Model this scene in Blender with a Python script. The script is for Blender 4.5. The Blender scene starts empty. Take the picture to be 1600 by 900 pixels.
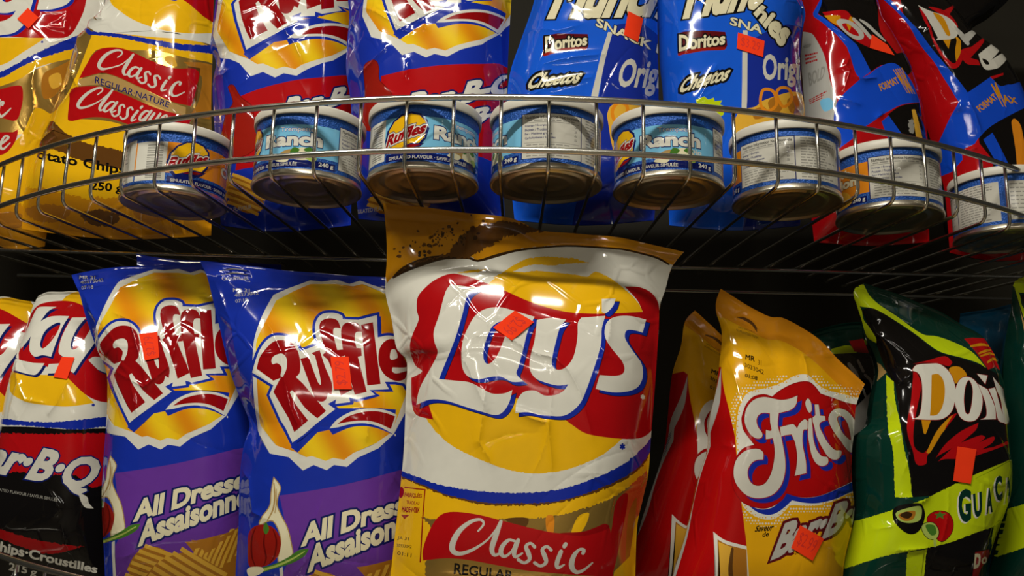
import bpy, math, random
import numpy as np
from mathutils import Matrix, Vector
from mathutils.geometry import delaunay_2d_cdt

# ---------------------------------------------------------------- camera
# lengths below are millimetres from the camera: x right, y into the shelf, z up
FPX, PITCH, ROLL = 1540.0, 0.2234, 0.0196
CAMZ = 1.30                                    # camera height above the shop floor (m)
_cp, _sp, _cr, _sr = math.cos(PITCH), math.sin(PITCH), math.cos(ROLL), math.sin(ROLL)
FWD = np.array([0, _cp, _sp]); _R0 = np.array([1., 0, 0]); _U0 = np.array([0, -_sp, _cp])
CX = _cr*_R0 + _sr*_U0; CY = -_sr*_R0 + _cr*_U0
scene = bpy.context.scene
cam = bpy.data.objects.new('camera', bpy.data.cameras.new('camera'))
scene.collection.objects.link(cam)
cam.data.sensor_width = 36.0; cam.data.lens = 36.0*FPX/1600.0; cam.data.clip_start = 0.02
M = Matrix.Identity(4)
for i in range(3):
    M[i][0] = CX[i]; M[i][1] = CY[i]; M[i][2] = -FWD[i]
M[2][3] = CAMZ
cam.matrix_world = M
scene.camera = cam

# ---------------------------------------------------------------- light
w = bpy.data.worlds.new('world'); scene.world = w; w.use_nodes = True
w.node_tree.nodes['Background'].inputs[0].default_value = (1.0, 0.93, 0.80, 1)
w.node_tree.nodes['Background'].inputs[1].default_value = 0.03
def tube(name, x, y, z, sx, sy, power, tx=0.0):
    l = bpy.data.lights.new(name, 'AREA'); l.shape = 'RECTANGLE'; l.size = sx; l.size_y = sy
    l.energy = power; l.color = (1.0, 0.95, 0.84)
    o = bpy.data.objects.new(name, l); scene.collection.objects.link(o)
    o.location = (x, y, z); o.rotation_euler = (tx, 0, 0)
    return o
# ceiling fluorescents running along the aisle, in front of the shelf
tube('ceiling_tube', -0.45, -0.30, 2.75, 1.2, 0.05, 46)
tube('ceiling_tube', -0.10, -1.80, 2.75, 1.2, 0.05, 17)
tube('ceiling_tube', 0.25, -3.20, 2.75, 1.2, 0.05, 8)
scene.view_settings.view_transform = 'Standard'
scene.view_settings.look = 'None'
scene.view_settings.exposure = -0.36
scene.view_settings.gamma = 1.0
scene.view_settings.use_curve_mapping = False

# ---------------------------------------------------------------- helpers
COL = scene.collection
def W(p):                                       # mm -> world metres
    p = np.asarray(p, float)
    return p*0.001 + np.array([0, 0, CAMZ])
def ray(px):
    px = np.atleast_2d(np.asarray(px, float))
    return FWD + CX*((px[:, :1]-800)/FPX) + CY*((450-px[:, 1:2])/FPX)
def proj(P):
    f = P@FWD
    return np.stack([800+FPX*(P@CX)/f, 450-FPX*(P@CY)/f], -1)
def at_z(px, z):
    d = ray(px); return d*(z/d[:, 2:3])
def lin(c):
    return tuple((v/255/12.92 if v/255 <= 0.04045 else ((v/255+0.055)/1.055)**2.4) for v in c)+(1,)
def empty(name, loc, label=None, cat=None, group=None):
    o = bpy.data.objects.new(name, None); COL.objects.link(o); o.location = Vector(W(loc))
    o.empty_display_size = 0.02
    tag(o, label, cat, group); return o
def tag(o, label=None, cat=None, group=None, kind=None):
    if label: o['label'] = label
    if cat: o['category'] = cat
    if group: o['group'] = group
    if kind: o['kind'] = kind
    return o
def mesh_obj(name, V, F, mats, parent=None, midx=None, normals=None, smooth=True, origin=None):
    """V in mm from the camera; stored relative to the parent (or origin)"""
    if parent is not None: o0 = np.array(parent['_o'])
    else: o0 = np.array(origin if origin is not None else (0, 0, 0), float)
    me = bpy.data.meshes.new(name)
    V = (np.asarray(V, float)-o0)*0.001
    me.from_pydata(V.tolist(), [], [list(map(int, f)) for f in F])
    for m in (mats if isinstance(mats, (list, tuple)) else [mats]): me.materials.append(m)
    if midx is not None: me.polygons.foreach_set('material_index', np.asarray(midx, np.int32))
    me.polygons.foreach_set('use_smooth', np.full(len(me.polygons), smooth))
    me.update()
    if normals is not None: me.normals_split_custom_set_from_vertices(np.asarray(normals).tolist())
    o = bpy.data.objects.new(name, me); COL.objects.link(o)
    if parent is not None: o.parent = parent
    else: o.location = Vector(W(o0))
    return o
def thing(name, org, label, cat, group=None):
    o = empty(name, org, label, cat, group); o['_o'] = [float(v) for v in org]; return o

# ---------------------------------------------------------------- materials
MATS = {}
def film(name, rgb, rough=0.08, metal=0.0, bump=0.0, scale=90.0, spec=0.42, var=0.06, crinkle=False):
    if name in MATS: return MATS[name]
    m = bpy.data.materials.new(name); m.use_nodes = True; nt = m.node_tree; b = nt.nodes['Principled BSDF']
    tc = nt.nodes.new('ShaderNodeTexCoord'); nz = nt.nodes.new('ShaderNodeTexNoise')
    nz.inputs['Scale'].default_value = scale; nz.inputs['Detail'].default_value = 4
    nt.links.new(tc.outputs['Object'], nz.inputs['Vector'])
    hs = nt.nodes.new('ShaderNodeHueSaturation'); hs.inputs['Color'].default_value = lin(rgb)
    mp = nt.nodes.new('ShaderNodeMapRange'); mp.inputs['To Min'].default_value = 1-var; mp.inputs['To Max'].default_value = 1+var
    nt.links.new(nz.outputs['Fac'], mp.inputs['Value']); nt.links.new(mp.outputs['Result'], hs.inputs['Value'])
    nt.links.new(hs.outputs['Color'], b.inputs['Base Color'])
    b.inputs['Roughness'].default_value = rough; b.inputs['Metallic'].default_value = metal
    b.inputs['Specular IOR Level'].default_value = spec
    if crinkle:                                  # fine sharp creases of stiff plastic film
        n2 = nt.nodes.new('ShaderNodeTexNoise'); n2.inputs['Scale'].default_value = 14; n2.inputs['Detail'].default_value = 2
        va = nt.nodes.new('ShaderNodeVectorMath'); va.operation = 'MULTIPLY_ADD'; va.inputs[1].default_value = (.03, .03, .03)
        vo = nt.nodes.new('ShaderNodeTexVoronoi'); vo.feature = 'DISTANCE_TO_EDGE'; vo.inputs['Scale'].default_value = 26
        m1 = nt.nodes.new('ShaderNodeMapRange'); m1.interpolation_type = 'SMOOTHERSTEP'
        for k, v in (('From Max', 0.09), ('To Min', 1.0), ('To Max', 0.0)): m1.inputs[k].default_value = v
        m2 = nt.nodes.new('ShaderNodeMapRange'); m2.interpolation_type = 'SMOOTHSTEP'; m2.inputs['From Min'].default_value = 0.46; m2.inputs['From Max'].default_value = 0.66
        n3 = nt.nodes.new('ShaderNodeTexNoise'); n3.inputs['Scale'].default_value = 9
        mu = nt.nodes.new('ShaderNodeMath'); mu.operation = 'MULTIPLY'
        bp = nt.nodes.new('ShaderNodeBump'); bp.inputs['Strength'].default_value = 0.55; bp.inputs['Distance'].default_value = 0.0012
        L = nt.links.new
        L(tc.outputs['Object'], n2.inputs['Vector']); L(n2.outputs['Color'], va.inputs[0]); L(tc.outputs['Object'], va.inputs[2]); L(va.outputs[0], vo.inputs['Vector'])
        L(vo.outputs['Distance'], m1.inputs['Value']); L(tc.outputs['Object'], n3.inputs['Vector']); L(n3.outputs['Fac'], m2.inputs['Value'])
        L(m1.outputs['Result'], mu.inputs[0]); L(m2.outputs['Result'], mu.inputs[1]); L(mu.outputs[0], bp.inputs['Height']); L(bp.outputs['Normal'], b.inputs['Normal'])
    elif bump:
        bp = nt.nodes.new('ShaderNodeBump'); bp.inputs['Strength'].default_value = bump; bp.inputs['Distance'].default_value = 0.002
        nt.links.new(nz.outputs['Fac'], bp.inputs['Height']); nt.links.new(bp.outputs['Normal'], b.inputs['Normal'])
    MATS[name] = m; return m
def stripes(name, c1, c2, scale, ang, rough=0.08):
    m = film(name, c1, rough, crinkle=True); nt = m.node_tree
    hs = [n for n in nt.nodes if n.type == 'HUE_SAT'][0]
    tc = [n for n in nt.nodes if n.type == 'TEX_COORD'][0]
    mp = nt.nodes.new('ShaderNodeMapping'); mp.inputs['Rotation'].default_value = (0, ang, 0)
    wv = nt.nodes.new('ShaderNodeTexWave'); wv.inputs['Scale'].default_value = scale; wv.inputs['Distortion'].default_value = 1.2
    wv.inputs['Detail'].default_value = 1.0; wv.bands_direction = 'X'
    nt.links.new(tc.outputs['Object'], mp.inputs['Vector']); nt.links.new(mp.outputs['Vector'], wv.inputs['Vector'])
    cr = nt.nodes.new('ShaderNodeValToRGB'); cr.color_ramp.elements[0].color = lin(c1); cr.color_ramp.elements[1].color = lin(c2)
    nt.links.new(wv.outputs['Fac'], cr.inputs['Fac']); nt.links.new(cr.outputs['Color'], hs.inputs['Color'])
    return m
PAL = dict(
    white=(222, 220, 208), offwhite=(205, 202, 190), grey=(150, 148, 140), palegrey=(180, 178, 170), ink=(14, 12, 12), black=(16, 14, 14),
    red=(178, 14, 20), darkred=(150, 10, 16), fritored=(174, 12, 14), maroon=(92, 14, 22), yellow=(238, 184, 20), gold=(206, 140, 16),
    ochre=(214, 138, 22), fritoyellow=(228, 168, 18), blue=(22, 44, 160), ruffblue=(24, 50, 168), navy=(14, 26, 96), skyblue=(122, 192, 228), midblue=(28, 92, 196), dorblue=(18, 74, 204),
    munblue=(24, 92, 218), mundark=(24, 46, 150), purple=(104, 54, 156), lime=(190, 210, 18), dkgreen=(7, 50, 40), green=(70, 120, 40), palegreen=(170, 190, 90),
    orange=(226, 138, 30), brown=(96, 60, 22), dkbrown=(54, 34, 14), chip=(224, 172, 58), chipdark=(172, 112, 32), tan=(176, 142, 84), pepper=(150, 28, 18), pepperdk=(104, 14, 10), cream=(230, 222, 186), tealblue=(16, 78, 110))
def mat(n):
    if n in MATS: return MATS[n]
    if n == 'chipyellow': return stripes('chipyellow', (246, 206, 30), (226, 142, 18), 9.0, 0.6)
    if n == 'foil': return film('foil', (196, 158, 80), 0.16, 0.7, crinkle=True)
    if n == 'sticker': return film('sticker', (255, 64, 26), 0.8, 0, 0.02, 90, 0.1)
    if n == 'stickerink': return film('stickerink', (214, 40, 20), 0.8, 0, 0.02)
    if n == 'bluesparkle': return film('bluesparkle', (30, 88, 178), 0.35, 0.3, 0.6, 700.0, 0.5, 0.5)
    return film(n, PAL[n], crinkle=True)
CHROME = film('chrome', (226, 224, 214), 0.22, 1.0, 0.0)
STEEL = film('can_steel', (214, 206, 188), 0.34, 1.0, 0.05, 200)
LIDM = film('lid_plastic', (214, 210, 196), 0.42, 0, 0.02)

# ---------------------------------------------------------------- outline language
def spl(pts, corner, closed=True, n=5):
    """Catmull-Rom through pts; corner[i] True keeps a sharp corner"""
    P = np.asarray(pts, float); N = len(P); out = []
    segs = N if closed else N-1
    for i in range(segs):
        a, b = P[i], P[(i+1) % N]
        pa = P[i-1] if (closed or i > 0) else a
        pb = P[(i+2) % N] if (closed or i+2 < N) else b
        if corner[i] and corner[(i+1) % N]:
            out.append(a); continue
        ta = (b-pa)*0.5 if not corner[i] else (b-a)*0.6
        tb = (pb-a)*0.5 if not corner[(i+1) % N] else (b-a)*0.6
        L = np.linalg.norm(b-a)
        ta *= min(1.0, 1.2*L/(np.linalg.norm(ta)+1e-9)); tb *= min(1.0, 1.2*L/(np.linalg.norm(tb)+1e-9))
        for t in np.arange(n)/n:
            h1 = 2*t**3-3*t**2+1; h2 = t**3-2*t**2+t; h3 = -2*t**3+3*t**2; h4 = t**3-t**2
            out.append(h1*a+h2*ta+h3*b+h4*tb)
    if not closed: out.append(P[-1])
    return np.array(out)
class Fr:
    """a measuring frame: origin and scale in photo pixels"""
    def __init__(s, x0, y0, k): s.o = np.array([x0, y0], float); s.k = k
    def pts(s, txt):
        P = []; C = []
        for t in txt.split():
            c = t.endswith('!'); x, y = t.rstrip('!').split(','); P.append((float(x), float(y))); C.append(c)
        return np.array(P)/s.k+s.o, C
    def lp(s, txt, n=4):
        P, C = s.pts(txt); return spl(P, C, True, n)
    def poly(s, txt):
        return s.pts(txt)[0]
    def line(s, txt, n=6):
        P, C = s.pts(txt); return spl(P, C, False, n)
    def q(s, txt): return s.pts(txt)[0]
def area(L):
    x, y = L[:, 0], L[:, 1]; return 0.5*np.sum(x*np.roll(y, -1)-np.roll(x, -1)*y)
def orient(L, sgn=1): return L if area(L)*sgn > 0 else L[::-1]
def offset(loops, d):
    """grow loops (largest one decides the outside) by d with mitred corners"""
    big = max(loops, key=lambda l: abs(area(l))); s = 1 if area(big) > 0 else -1
    res = []
    for L in loops:
        keep = np.linalg.norm(L-np.roll(L, 1, 0), axis=1) > 1e-6
        L = L[keep]
        if len(L) < 3: continue
        e = np.roll(L, -1, 0)-L; e /= np.linalg.norm(e, axis=1)[:, None]+1e-12
        n = np.stack([e[:, 1], -e[:, 0]], 1)*s
        n0 = np.roll(n, 1, 0); m = n+n0; den = 1+(n*n0).sum(1)
        m /= np.maximum(den, 0.45)[:, None]
        res.append(L+m*d)
    return res
def ragged(L, amp, seed, step=2.0):
    """resample a loop and roughen it"""
    rng = np.random.default_rng(seed); out = []
    for a, b in zip(L, np.roll(L, -1, 0)):
        k = max(1, int(np.linalg.norm(b-a)/step))
        for i in range(k): out.append(a+(b-a)*i/k)
    out = np.array(out); return out+rng.normal(0, amp, out.shape)
def stroke(P, wd, n=5, closed=False):
    """brush stroke polygon along P (px) with half-round ends"""
    C = [False]*len(P); Q = spl(np.c_[P, np.asarray(wd)[:, None]], C, closed, n)
    c, r = Q[:, :2], Q[:, 2]*0.5
    if closed:
        t = np.roll(c, -1, 0)-np.roll(c, 1, 0)
    else: t = np.gradient(c, axis=0)
    t /= np.linalg.norm(t, axis=1)[:, None]+1e-9
    nn = np.stack([-t[:, 1], t[:, 0]], 1)
    A = c+nn*r[:, None]; B = c-nn*r[:, None]
    if closed:
        A, B = (A, B) if abs(area(A)) > abs(area(B)) else (B, A)
        return [orient(A, 1), orient(B, -1)]
    cap1 = [c[-1]+r[-1]*(math.cos(a)*nn[-1]+math.sin(a)*t[-1]) for a in (0.8, 1.57, 2.34)]
    cap0 = [c[0]+r[0]*(-math.cos(a)*nn[0]-math.sin(a)*t[0]) for a in (0.8, 1.57, 2.34)]
    return [np.vstack([A, cap1, B[::-1], cap0])]
_glyph = {}
def text_loops(s):
    if s in _glyph: return _glyph[s]
    cu = bpy.data.curves.new('t', 'FONT'); cu.body = s; ob = bpy.data.objects.new('t', cu); COL.objects.link(ob)
    dg = bpy.context.evaluated_depsgraph_get(); c2 = ob.evaluated_get(dg).to_curve(dg)
    loops = []
    for sp in c2.splines:
        bp = sp.bezier_points; pts = []
        for a, b in zip(bp, list(bp[1:])+[bp[0]]):
            p0, p1, p2, p3 = [np.array(v[:2]) for v in (a.co, a.handle_right, b.handle_left, b.co)]
            d = np.linalg.norm(p3-p0)
            straight = abs(np.cross(p1-p0, p3-p0)) < 1e-4 and abs(np.cross(p2-p0, p3-p0)) < 1e-4
            for t in ([0] if straight else [0, .34, .67]):
                pts.append((1-t)**3*p0+3*(1-t)**2*t*p1+3*(1-t)*t*t*p2+t**3*p3)
        if len(pts) > 2: loops.append(np.array(pts))
    ob.evaluated_get(dg).to_curve_clear()
    bpy.data.objects.remove(ob); bpy.data.curves.remove(cu)
    A = np.vstack(loops); lo = A.min(0); hi = A.max(0)
    _glyph[s] = (loops, lo, hi); return _glyph[s]
def text(s, quad, bold=0.0, shear=0.0):
    """loops of a text fitted in the px quad TL TR BR BL"""
    loops, lo, hi = text_loops(s)
    if bold: loops = offset_glyphs(loops, bold)
    A = np.vstack(loops); lo = A.min(0); hi = A.max(0)
    TL, TR, BR, BL = quad; out = []
    for L in loops:
        u = (L[:, 0]-lo[0])/(hi[0]-lo[0]); v = (L[:, 1]-lo[1])/(hi[1]-lo[1])
        u = u+shear*(v-0.5)
        u = u[:, None]; v = v[:, None]
        out.append((1-u)*((1-v)*BL+v*TL)+u*((1-v)*BR+v*TR))
    return out
def offset_glyphs(loops, d):
    big = max(loops, key=lambda l: abs(area(l)))
    return offset(loops, d)

class Art:
    def __init__(s): s.L = []
    def add(s, m, *loops): s.L.append((m, [np.asarray(l, float) for l in loops])); return s
    def hole(s, m, outer, *holes):
        return s.add(m, orient(outer, 1), *[orient(h, -1) for h in holes])
    def mapped(s, f):
        a = Art(); a.L = [(m, [f(l) for l in ls]) for m, ls in s.L]; return a
    def plus(s, b): s.L += b.L; return s
def affine(src, dst):
    src = np.asarray(src, float); dst = np.asarray(dst, float)
    A = np.c_[src, np.ones(len(src))]; X = np.linalg.lstsq(A, dst, rcond=None)[0]
    return lambda L: np.c_[L, np.ones(len(L))]@X
def inside(P, loops):
    wn = np.zeros(len(P), np.int32)
    for L in loops:
        lo, hi = L.min(0), L.max(0)
        k = np.where((P[:, 0] > lo[0]) & (P[:, 0] < hi[0]) & (P[:, 1] > lo[1]) & (P[:, 1] < hi[1]))[0]
        if not len(k): continue
        x, y = P[k, 0][:, None], P[k, 1][:, None]
        a = L; b = np.roll(L, -1, 0)
        cr = (b[:, 0]-a[:, 0])*(y-a[:, 1])-(x-a[:, 0])*(b[:, 1]-a[:, 1])
        up = (a[:, 1] <= y) & (b[:, 1] > y) & (cr > 0); dn = (a[:, 1] > y) & (b[:, 1] <= y) & (cr < 0)
        wn[k] += up.sum(1)-dn.sum(1)
    return wn != 0

def panel(name, parent, S, art_uv, base, size, dom=(0, 1, 0, 1), step=4.5, face=None, clip=None, orient_to=None, extra=None):
    """one printed sheet: S(u,v)->mm, art_uv = [(material, loops in uv)], cut along every printed edge"""
    u0, u1, v0, v1 = dom; sz = np.array(size, float)
    nu = max(4, int((u1-u0)*sz[0]/step)); nv = max(4, int((v1-v0)*sz[1]/step))
    gu, gv = np.meshgrid(np.linspace(u0, u1, nu+1), np.linspace(v0, v1, nv+1))
    G = np.c_[gu.ravel(), gv.ravel()]
    if clip is not None:
        G = G[inside(G, [clip])]; bl = [clip]
    else:
        G = G[(G[:, 0] > u0+1e-6) & (G[:, 0] < u1-1e-6) & (G[:, 1] > v0+1e-6) & (G[:, 1] < v1-1e-6)]
        tu = np.linspace(u0, u1, nu+1); tv = np.linspace(v0, v1, nv+1)
        bl = [np.vstack([np.c_[tu, 0*tu+v0][:-1], np.c_[0*tv+u1, tv][:-1], np.c_[tu[::-1], 0*tu+v1][:-1], np.c_[0*tv+u0, tv[::-1]][:-1]])]
    if extra is not None and len(extra):
        x_ = extra/sz; x_ = x_[(x_[:, 0] > u0+.01) & (x_[:, 0] < u1-.01) & (x_[:, 1] > v0+.005) & (x_[:, 1] < v1-.01)]
        G = np.vstack([G, x_])
    verts = [G*sz]; edges = []; n = len(G)
    for L in bl+[l for m, ls in art_uv for l in ls]:
        L = L*sz
        L = L[np.linalg.norm(L-np.roll(L, 1, 0), axis=1) > 0.02]
        k = len(L)
        if k < 3: continue
        verts.append(L); edges += [(n+i, n+(i+1) % k) for i in range(k)]; n += k
    P = np.vstack(verts)
    r = delaunay_2d_cdt([Vector(p) for p in P.tolist()], edges, [], 0, 0.01, False)
    V = np.array([tuple(v) for v in r[0]]); F = np.array(r[2])
    UV = V/sz; C = UV[F].mean(1)
    ar = np.abs(np.cross(V[F[:, 1]]-V[F[:, 0]], V[F[:, 2]]-V[F[:, 0]]))
    ok = ar > 1e-6
    if clip is not None: ok &= inside(C, [clip])
    else: ok &= (C[:, 0] > u0) & (C[:, 0] < u1) & (C[:, 1] > v0) & (C[:, 1] < v1)
    F = F[ok]; C = C[ok]
    mats = [base]; idx = np.zeros(len(F), np.int32)
    for m, ls in art_uv:
        h = inside(C, ls)
        if h.any():
            if m not in mats: mats.append(m)
            idx[h] = mats.index(m)
    used = np.unique(F); rm = -np.ones(len(V), int); rm[used] = np.arange(len(used)); F = rm[F]; UV = UV[used]
    X = S(UV[:, 0], UV[:, 1]); e = 0.5/sz
    du = S(UV[:, 0]+e[0], UV[:, 1])-S(UV[:, 0]-e[0], UV[:, 1]); dv = S(UV[:, 0], UV[:, 1]+e[1])-S(UV[:, 0], UV[:, 1]-e[1])
    N = np.cross(du, dv); N /= np.linalg.norm(N, axis=1)[:, None]+1e-12
    o = np.asarray(orient_to(X) if callable(orient_to) else orient_to)
    flip = (N*o).sum(1).mean() < 0
    if flip: N = -N
    fn = np.cross(X[F[:, 1]]-X[F[:, 0]], X[F[:, 2]]-X[F[:, 0]])
    bad = (fn*N[F[:, 0]]).sum(1) < 0; F[bad] = F[bad][:, ::-1]
    return mesh_obj(name, X, F, [mat(m) for m in mats], parent, idx, N)

# ---------------------------------------------------------------- bags
def sm(x): x = np.clip(x, 0, 1); return x*x*(3-2*x)
class Bag:
    """pillow bag: silhouette given in photo pixels, laid on a plane standing at its own depth on the shelf"""
    def __init__(s, name, label, cat, group, left, right, top, bottom, Y0, zref=100, lean=0.0, yaw=0.0, xref=0.0,
                 thick=34, back=30, peak=0.5, seal=0.05, art=None, base='white', sealbase=None, wr=1.0, seed=1, creases=(), pw=0.55, step=3.6, stickers=()):
        s.btm = 0.15 if zref > 200 else 0.3       # the upper bags rest on their full, rounded bottoms
        s.n = np.array([math.tan(yaw), -1.0, math.tan(lean)]); s.n /= np.linalg.norm(s.n)
        # plane: n.(P-P0)=0
        P0 = np.array([xref, Y0, zref])
        def un(px):
            d = ray(px); return d*((P0@s.n)/(d@s.n))[:, None]
        s.un = un
        def curve(c):
            c = np.asarray(c, float); Q = spl(c, [False]*len(c), False, 8)
            L = np.r_[0, np.cumsum(np.linalg.norm(np.diff(Q, axis=0), axis=1))]; t = np.linspace(0, 1, 120)
            return np.stack([np.interp(t, L/L[-1], Q[:, k]) for k in (0, 1)], 1)
        cl = curve(left); crr = curve(right)
        ct = curve([left[0]]+list(top)+[right[0]]); cb = curve([left[-1]]+list(bottom)+[right[-1]])
        s.Lc, s.Rc, s.Tc, s.Bc = un(cl), un(crr), un(ct), un(cb)
        s.thick, s.back, s.peak, s.sealv, s.pw = thick, back, peak, seal, pw
        s.size = (np.linalg.norm(s.Lc[60]-s.Rc[60]), 0.5*(np.linalg.norm(np.diff(s.Lc, axis=0), axis=1).sum()+np.linalg.norm(np.diff(s.Rc, axis=0), axis=1).sum()))
        s.rng = np.random.default_rng(seed)
        s.wr = wr; s.cre = []
        for k in range(int(16*wr)):
            a = s.rng.normal(0, 0.6) if s.rng.random() < 0.6 else s.rng.uniform(-1.5, 1.5)
            s.cre.append((s.rng.uniform(0.05, .95), s.rng.uniform(0.03, .97), a, s.rng.uniform(8, 42), s.rng.uniform(1.1, 3.2), s.rng.choice([-1, 1])*s.rng.uniform(0.25, 0.9)))
        s.ph = s.rng.uniform(0, 6.28, 12)
        s.manual = creases
        # grid used to invert the projection
        g = np.linspace(-0.15, 1.15, 66); gu, gv = np.meshgrid(g, g); s.gu = gu.ravel(); s.gv = gv.ravel()
        s.gp = proj(s.S0(s.gu, s.gv))
        s.mcre = []
        for (c, a, wd) in creases:                # creases seen in the photo
            U = s.inv(np.asarray(c, float)); s.mcre.append((U*np.array(s.size), a, wd))
        zb = s.S0(np.linspace(0, 1, 9), np.ones(9))
        org = (float(zb[4, 0]), float(zb[4, 1]), float(zb[:, 2].min()))
        s.e = thing(name, org, label, cat, group)
        A = [] if art is None else s.invart(art)
        nrm = np.tile(s.n, 1)
        panel('front_panel', s.e, s.S, A, base, s.size, (0, 1, s.sealv, 1), step, orient_to=s.n, extra=s.fine())
        s.backpanel(sealbase or base)
        sl = panel('top_seal', s.e, s.seal, A, sealbase or base, s.size, (0, 1, 0, s.sealv), 3.0, orient_to=s.n)
        for k, (poly, marks) in enumerate(stickers): s.sticker(poly, marks)
    def C(s, A, t):
        x = np.clip(t, 0, 1)*119; i = np.clip(x.astype(int), 0, 118); f = (x-i)[:, None]
        P = A[i]*(1-f)+A[i+1]*f
        ov = (t-np.clip(t, 0, 1))[:, None]
        ext = np.where(ov > 0, (A[-1]-A[-8])*119/7., (A[7]-A[0])*119/7.)
        return P+ov*ext
    def flat(s, u, v):
        u = np.asarray(u, float); v = np.asarray(v, float); U = u[:, None]; V = v[:, None]
        c00, c10, c01, c11 = s.Lc[0], s.Rc[0], s.Lc[-1], s.Rc[-1]
        return ((1-U)*s.C(s.Lc, v)+U*s.C(s.Rc, v)+(1-V)*s.C(s.Tc, u)+V*s.C(s.Bc, u)
                - ((1-U)*(1-V)*c00+U*(1-V)*c10+(1-U)*V*c01+U*V*c11))
    def shape(s, u, v):
        uc = np.clip(u, 0, 1); k = math.log(0.5)/math.log(s.peak); g = np.sin(np.pi*uc**k)
        vs = np.clip((v-s.sealv*0.7)/(1-s.sealv*0.7), 0, 1)
        h = np.clip(np.minimum(np.clip(vs/0.45, 0, 1), np.clip((1-vs)/s.btm, 0, 1)), 0, 1)
        h = 1-(1-h)**2.0
        return (1-(1-np.clip(g, 0, 1))**2.3)*h
    def S0(s, u, v): return s.flat(u, v)+s.n*(s.thick*s.shape(u, v))[:, None]
    def disp(s, u, v):
        Wd, H = s.size; x = u*Wd; y = v*H; d = np.zeros_like(x); p = s.ph
        d += 0.9*np.sin(x/19+p[0]+0.7*np.sin(y/31+p[1]))*np.sin(y/27+p[2])+0.6*np.sin(x/11+y/23+p[3])+0.5*np.sin(y/13-x/17+p[4]+np.sin(x/29))
        d *= 0.16
        for (cu, cv, a, L, wd, am) in s.cre:
            dx = x-cu*Wd; dy = y-cv*H; t = dx*math.sin(a)+dy*math.cos(a); q = dx*math.cos(a)-dy*math.sin(a)+0.004*t*t*np.sign(am)
            d += am*np.exp(-np.abs(q)/wd)*np.exp(-(t/L)**2)
        # gathers running down from the seal and in from the side folds
        vt = np.clip(v-s.sealv, 0, 1)*H
        d += 0.9*np.sin(x/5.5+2*np.sin(x/17+p[5])+p[6])*np.exp(-vt/16)*np.clip(vt/5, 0, 1)
        for e, ph in ((x, p[7]), (Wd-x, p[8])):
            d += 1.3*np.sin(y/7.5+2.2*np.sin(y/23+ph)+ph)*np.exp(-np.clip(e, 0, None)/10)
        d *= s.wr
        for (Q, am, wd) in s.mcre:
            best = np.full(x.shape, 1e9); par = np.zeros_like(x); n = len(Q)-1
            for i in range(n):
                a, b = Q[i], Q[i+1]; ab = b-a; t = np.clip(((x-a[0])*ab[0]+(y-a[1])*ab[1])/(ab@ab), 0, 1)
                ds = np.hypot(x-a[0]-t*ab[0], y-a[1]-t*ab[1]); m = ds < best; best[m] = ds[m]; par[m] = (i+t[m])/n
            d += am*np.exp(-best/wd)*np.clip(np.sin(np.pi*np.clip(par, 0.02, .98)), 0, 1)**0.4
        edge = sm(np.minimum(u, 1-u)*Wd/7.0)*sm((1-v)*H/10)*sm((v-s.sealv*0.6)*H/8)
        return d*edge
    def S(s, u, v): return s.S0(u, v)+s.n*s.disp(u, v)[:, None]
    def fine(s):
        """extra points along the creases (mm on the sheet)"""
        Wd, H = s.size; out = []
        for (cu, cv, a, L, wd, am) in s.cre:
            for t in np.arange(-1.5*L, 1.5*L, 3.5):
                for q0 in (-3.6, -1.5, -.5, .5, 1.5, 3.6):
                    q = q0-0.004*t*t*np.sign(am)
                    out.append((cu*Wd+t*math.sin(a)+q*math.cos(a), cv*H+t*math.cos(a)-q*math.sin(a)))
        for (Q, am, wd) in s.mcre:
            for a, b in zip(Q[:-1], Q[1:]):
                l = np.linalg.norm(b-a); n = np.array([-(b-a)[1], (b-a)[0]])/l
                for t in np.arange(0, l, 3.0)/l:
                    for q in (-3.6, -1.5, -.5, .5, 1.5, 3.6): out.append(tuple(a+(b-a)*t+n*q))
        return np.array(out)
    def seal(s, u, v):
        H = s.size[1]; k = 0.45*np.sin(v*H*2*np.pi/3.4)*sm(v*H/2)*sm((s.sealv-v)*H/2)
        wv = s.wave(u)
        b = s.thick*s.shape(u, v)
        return s.flat(u, v)+s.n*(b+k+wv*sm((s.sealv-v)*H/8))[:, None]
    def wave(s, u): return 1.2*np.sin(u*s.size[0]/15+s.ph[9])+0.7*np.sin(u*s.size[0]/6+s.ph[10])
    def backpanel(s, base):
        nu, nv = 44, 44; gu, gv = np.meshgrid(np.linspace(0, 1, nu+1), np.linspace(0, 1, nv+1)); u, v = gu.ravel(), gv.ravel()
        X = s.flat(u, v)+s.n*(s.wave(u)*sm((s.sealv-v)*s.size[1]/8)-1.0*(np.minimum(u, 1-u) > 0)-s.back*s.shape(u, v))[:, None]
        F = [(j*(nu+1)+i, j*(nu+1)+i+1, (j+1)*(nu+1)+i+1, (j+1)*(nu+1)+i) for j in range(nv) for i in range(nu)]
        mesh_obj('back_panel', X, F, mat(base), s.e)
    def invart(s, art):
        allp = [l for m, ls in art.L for l in ls]; U = s.inv(np.vstack(allp)); cut = np.cumsum([len(l) for l in allp])[:-1]
        it = iter(np.split(U, cut)); return [(m, [next(it) for l in ls]) for m, ls in art.L]
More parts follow.
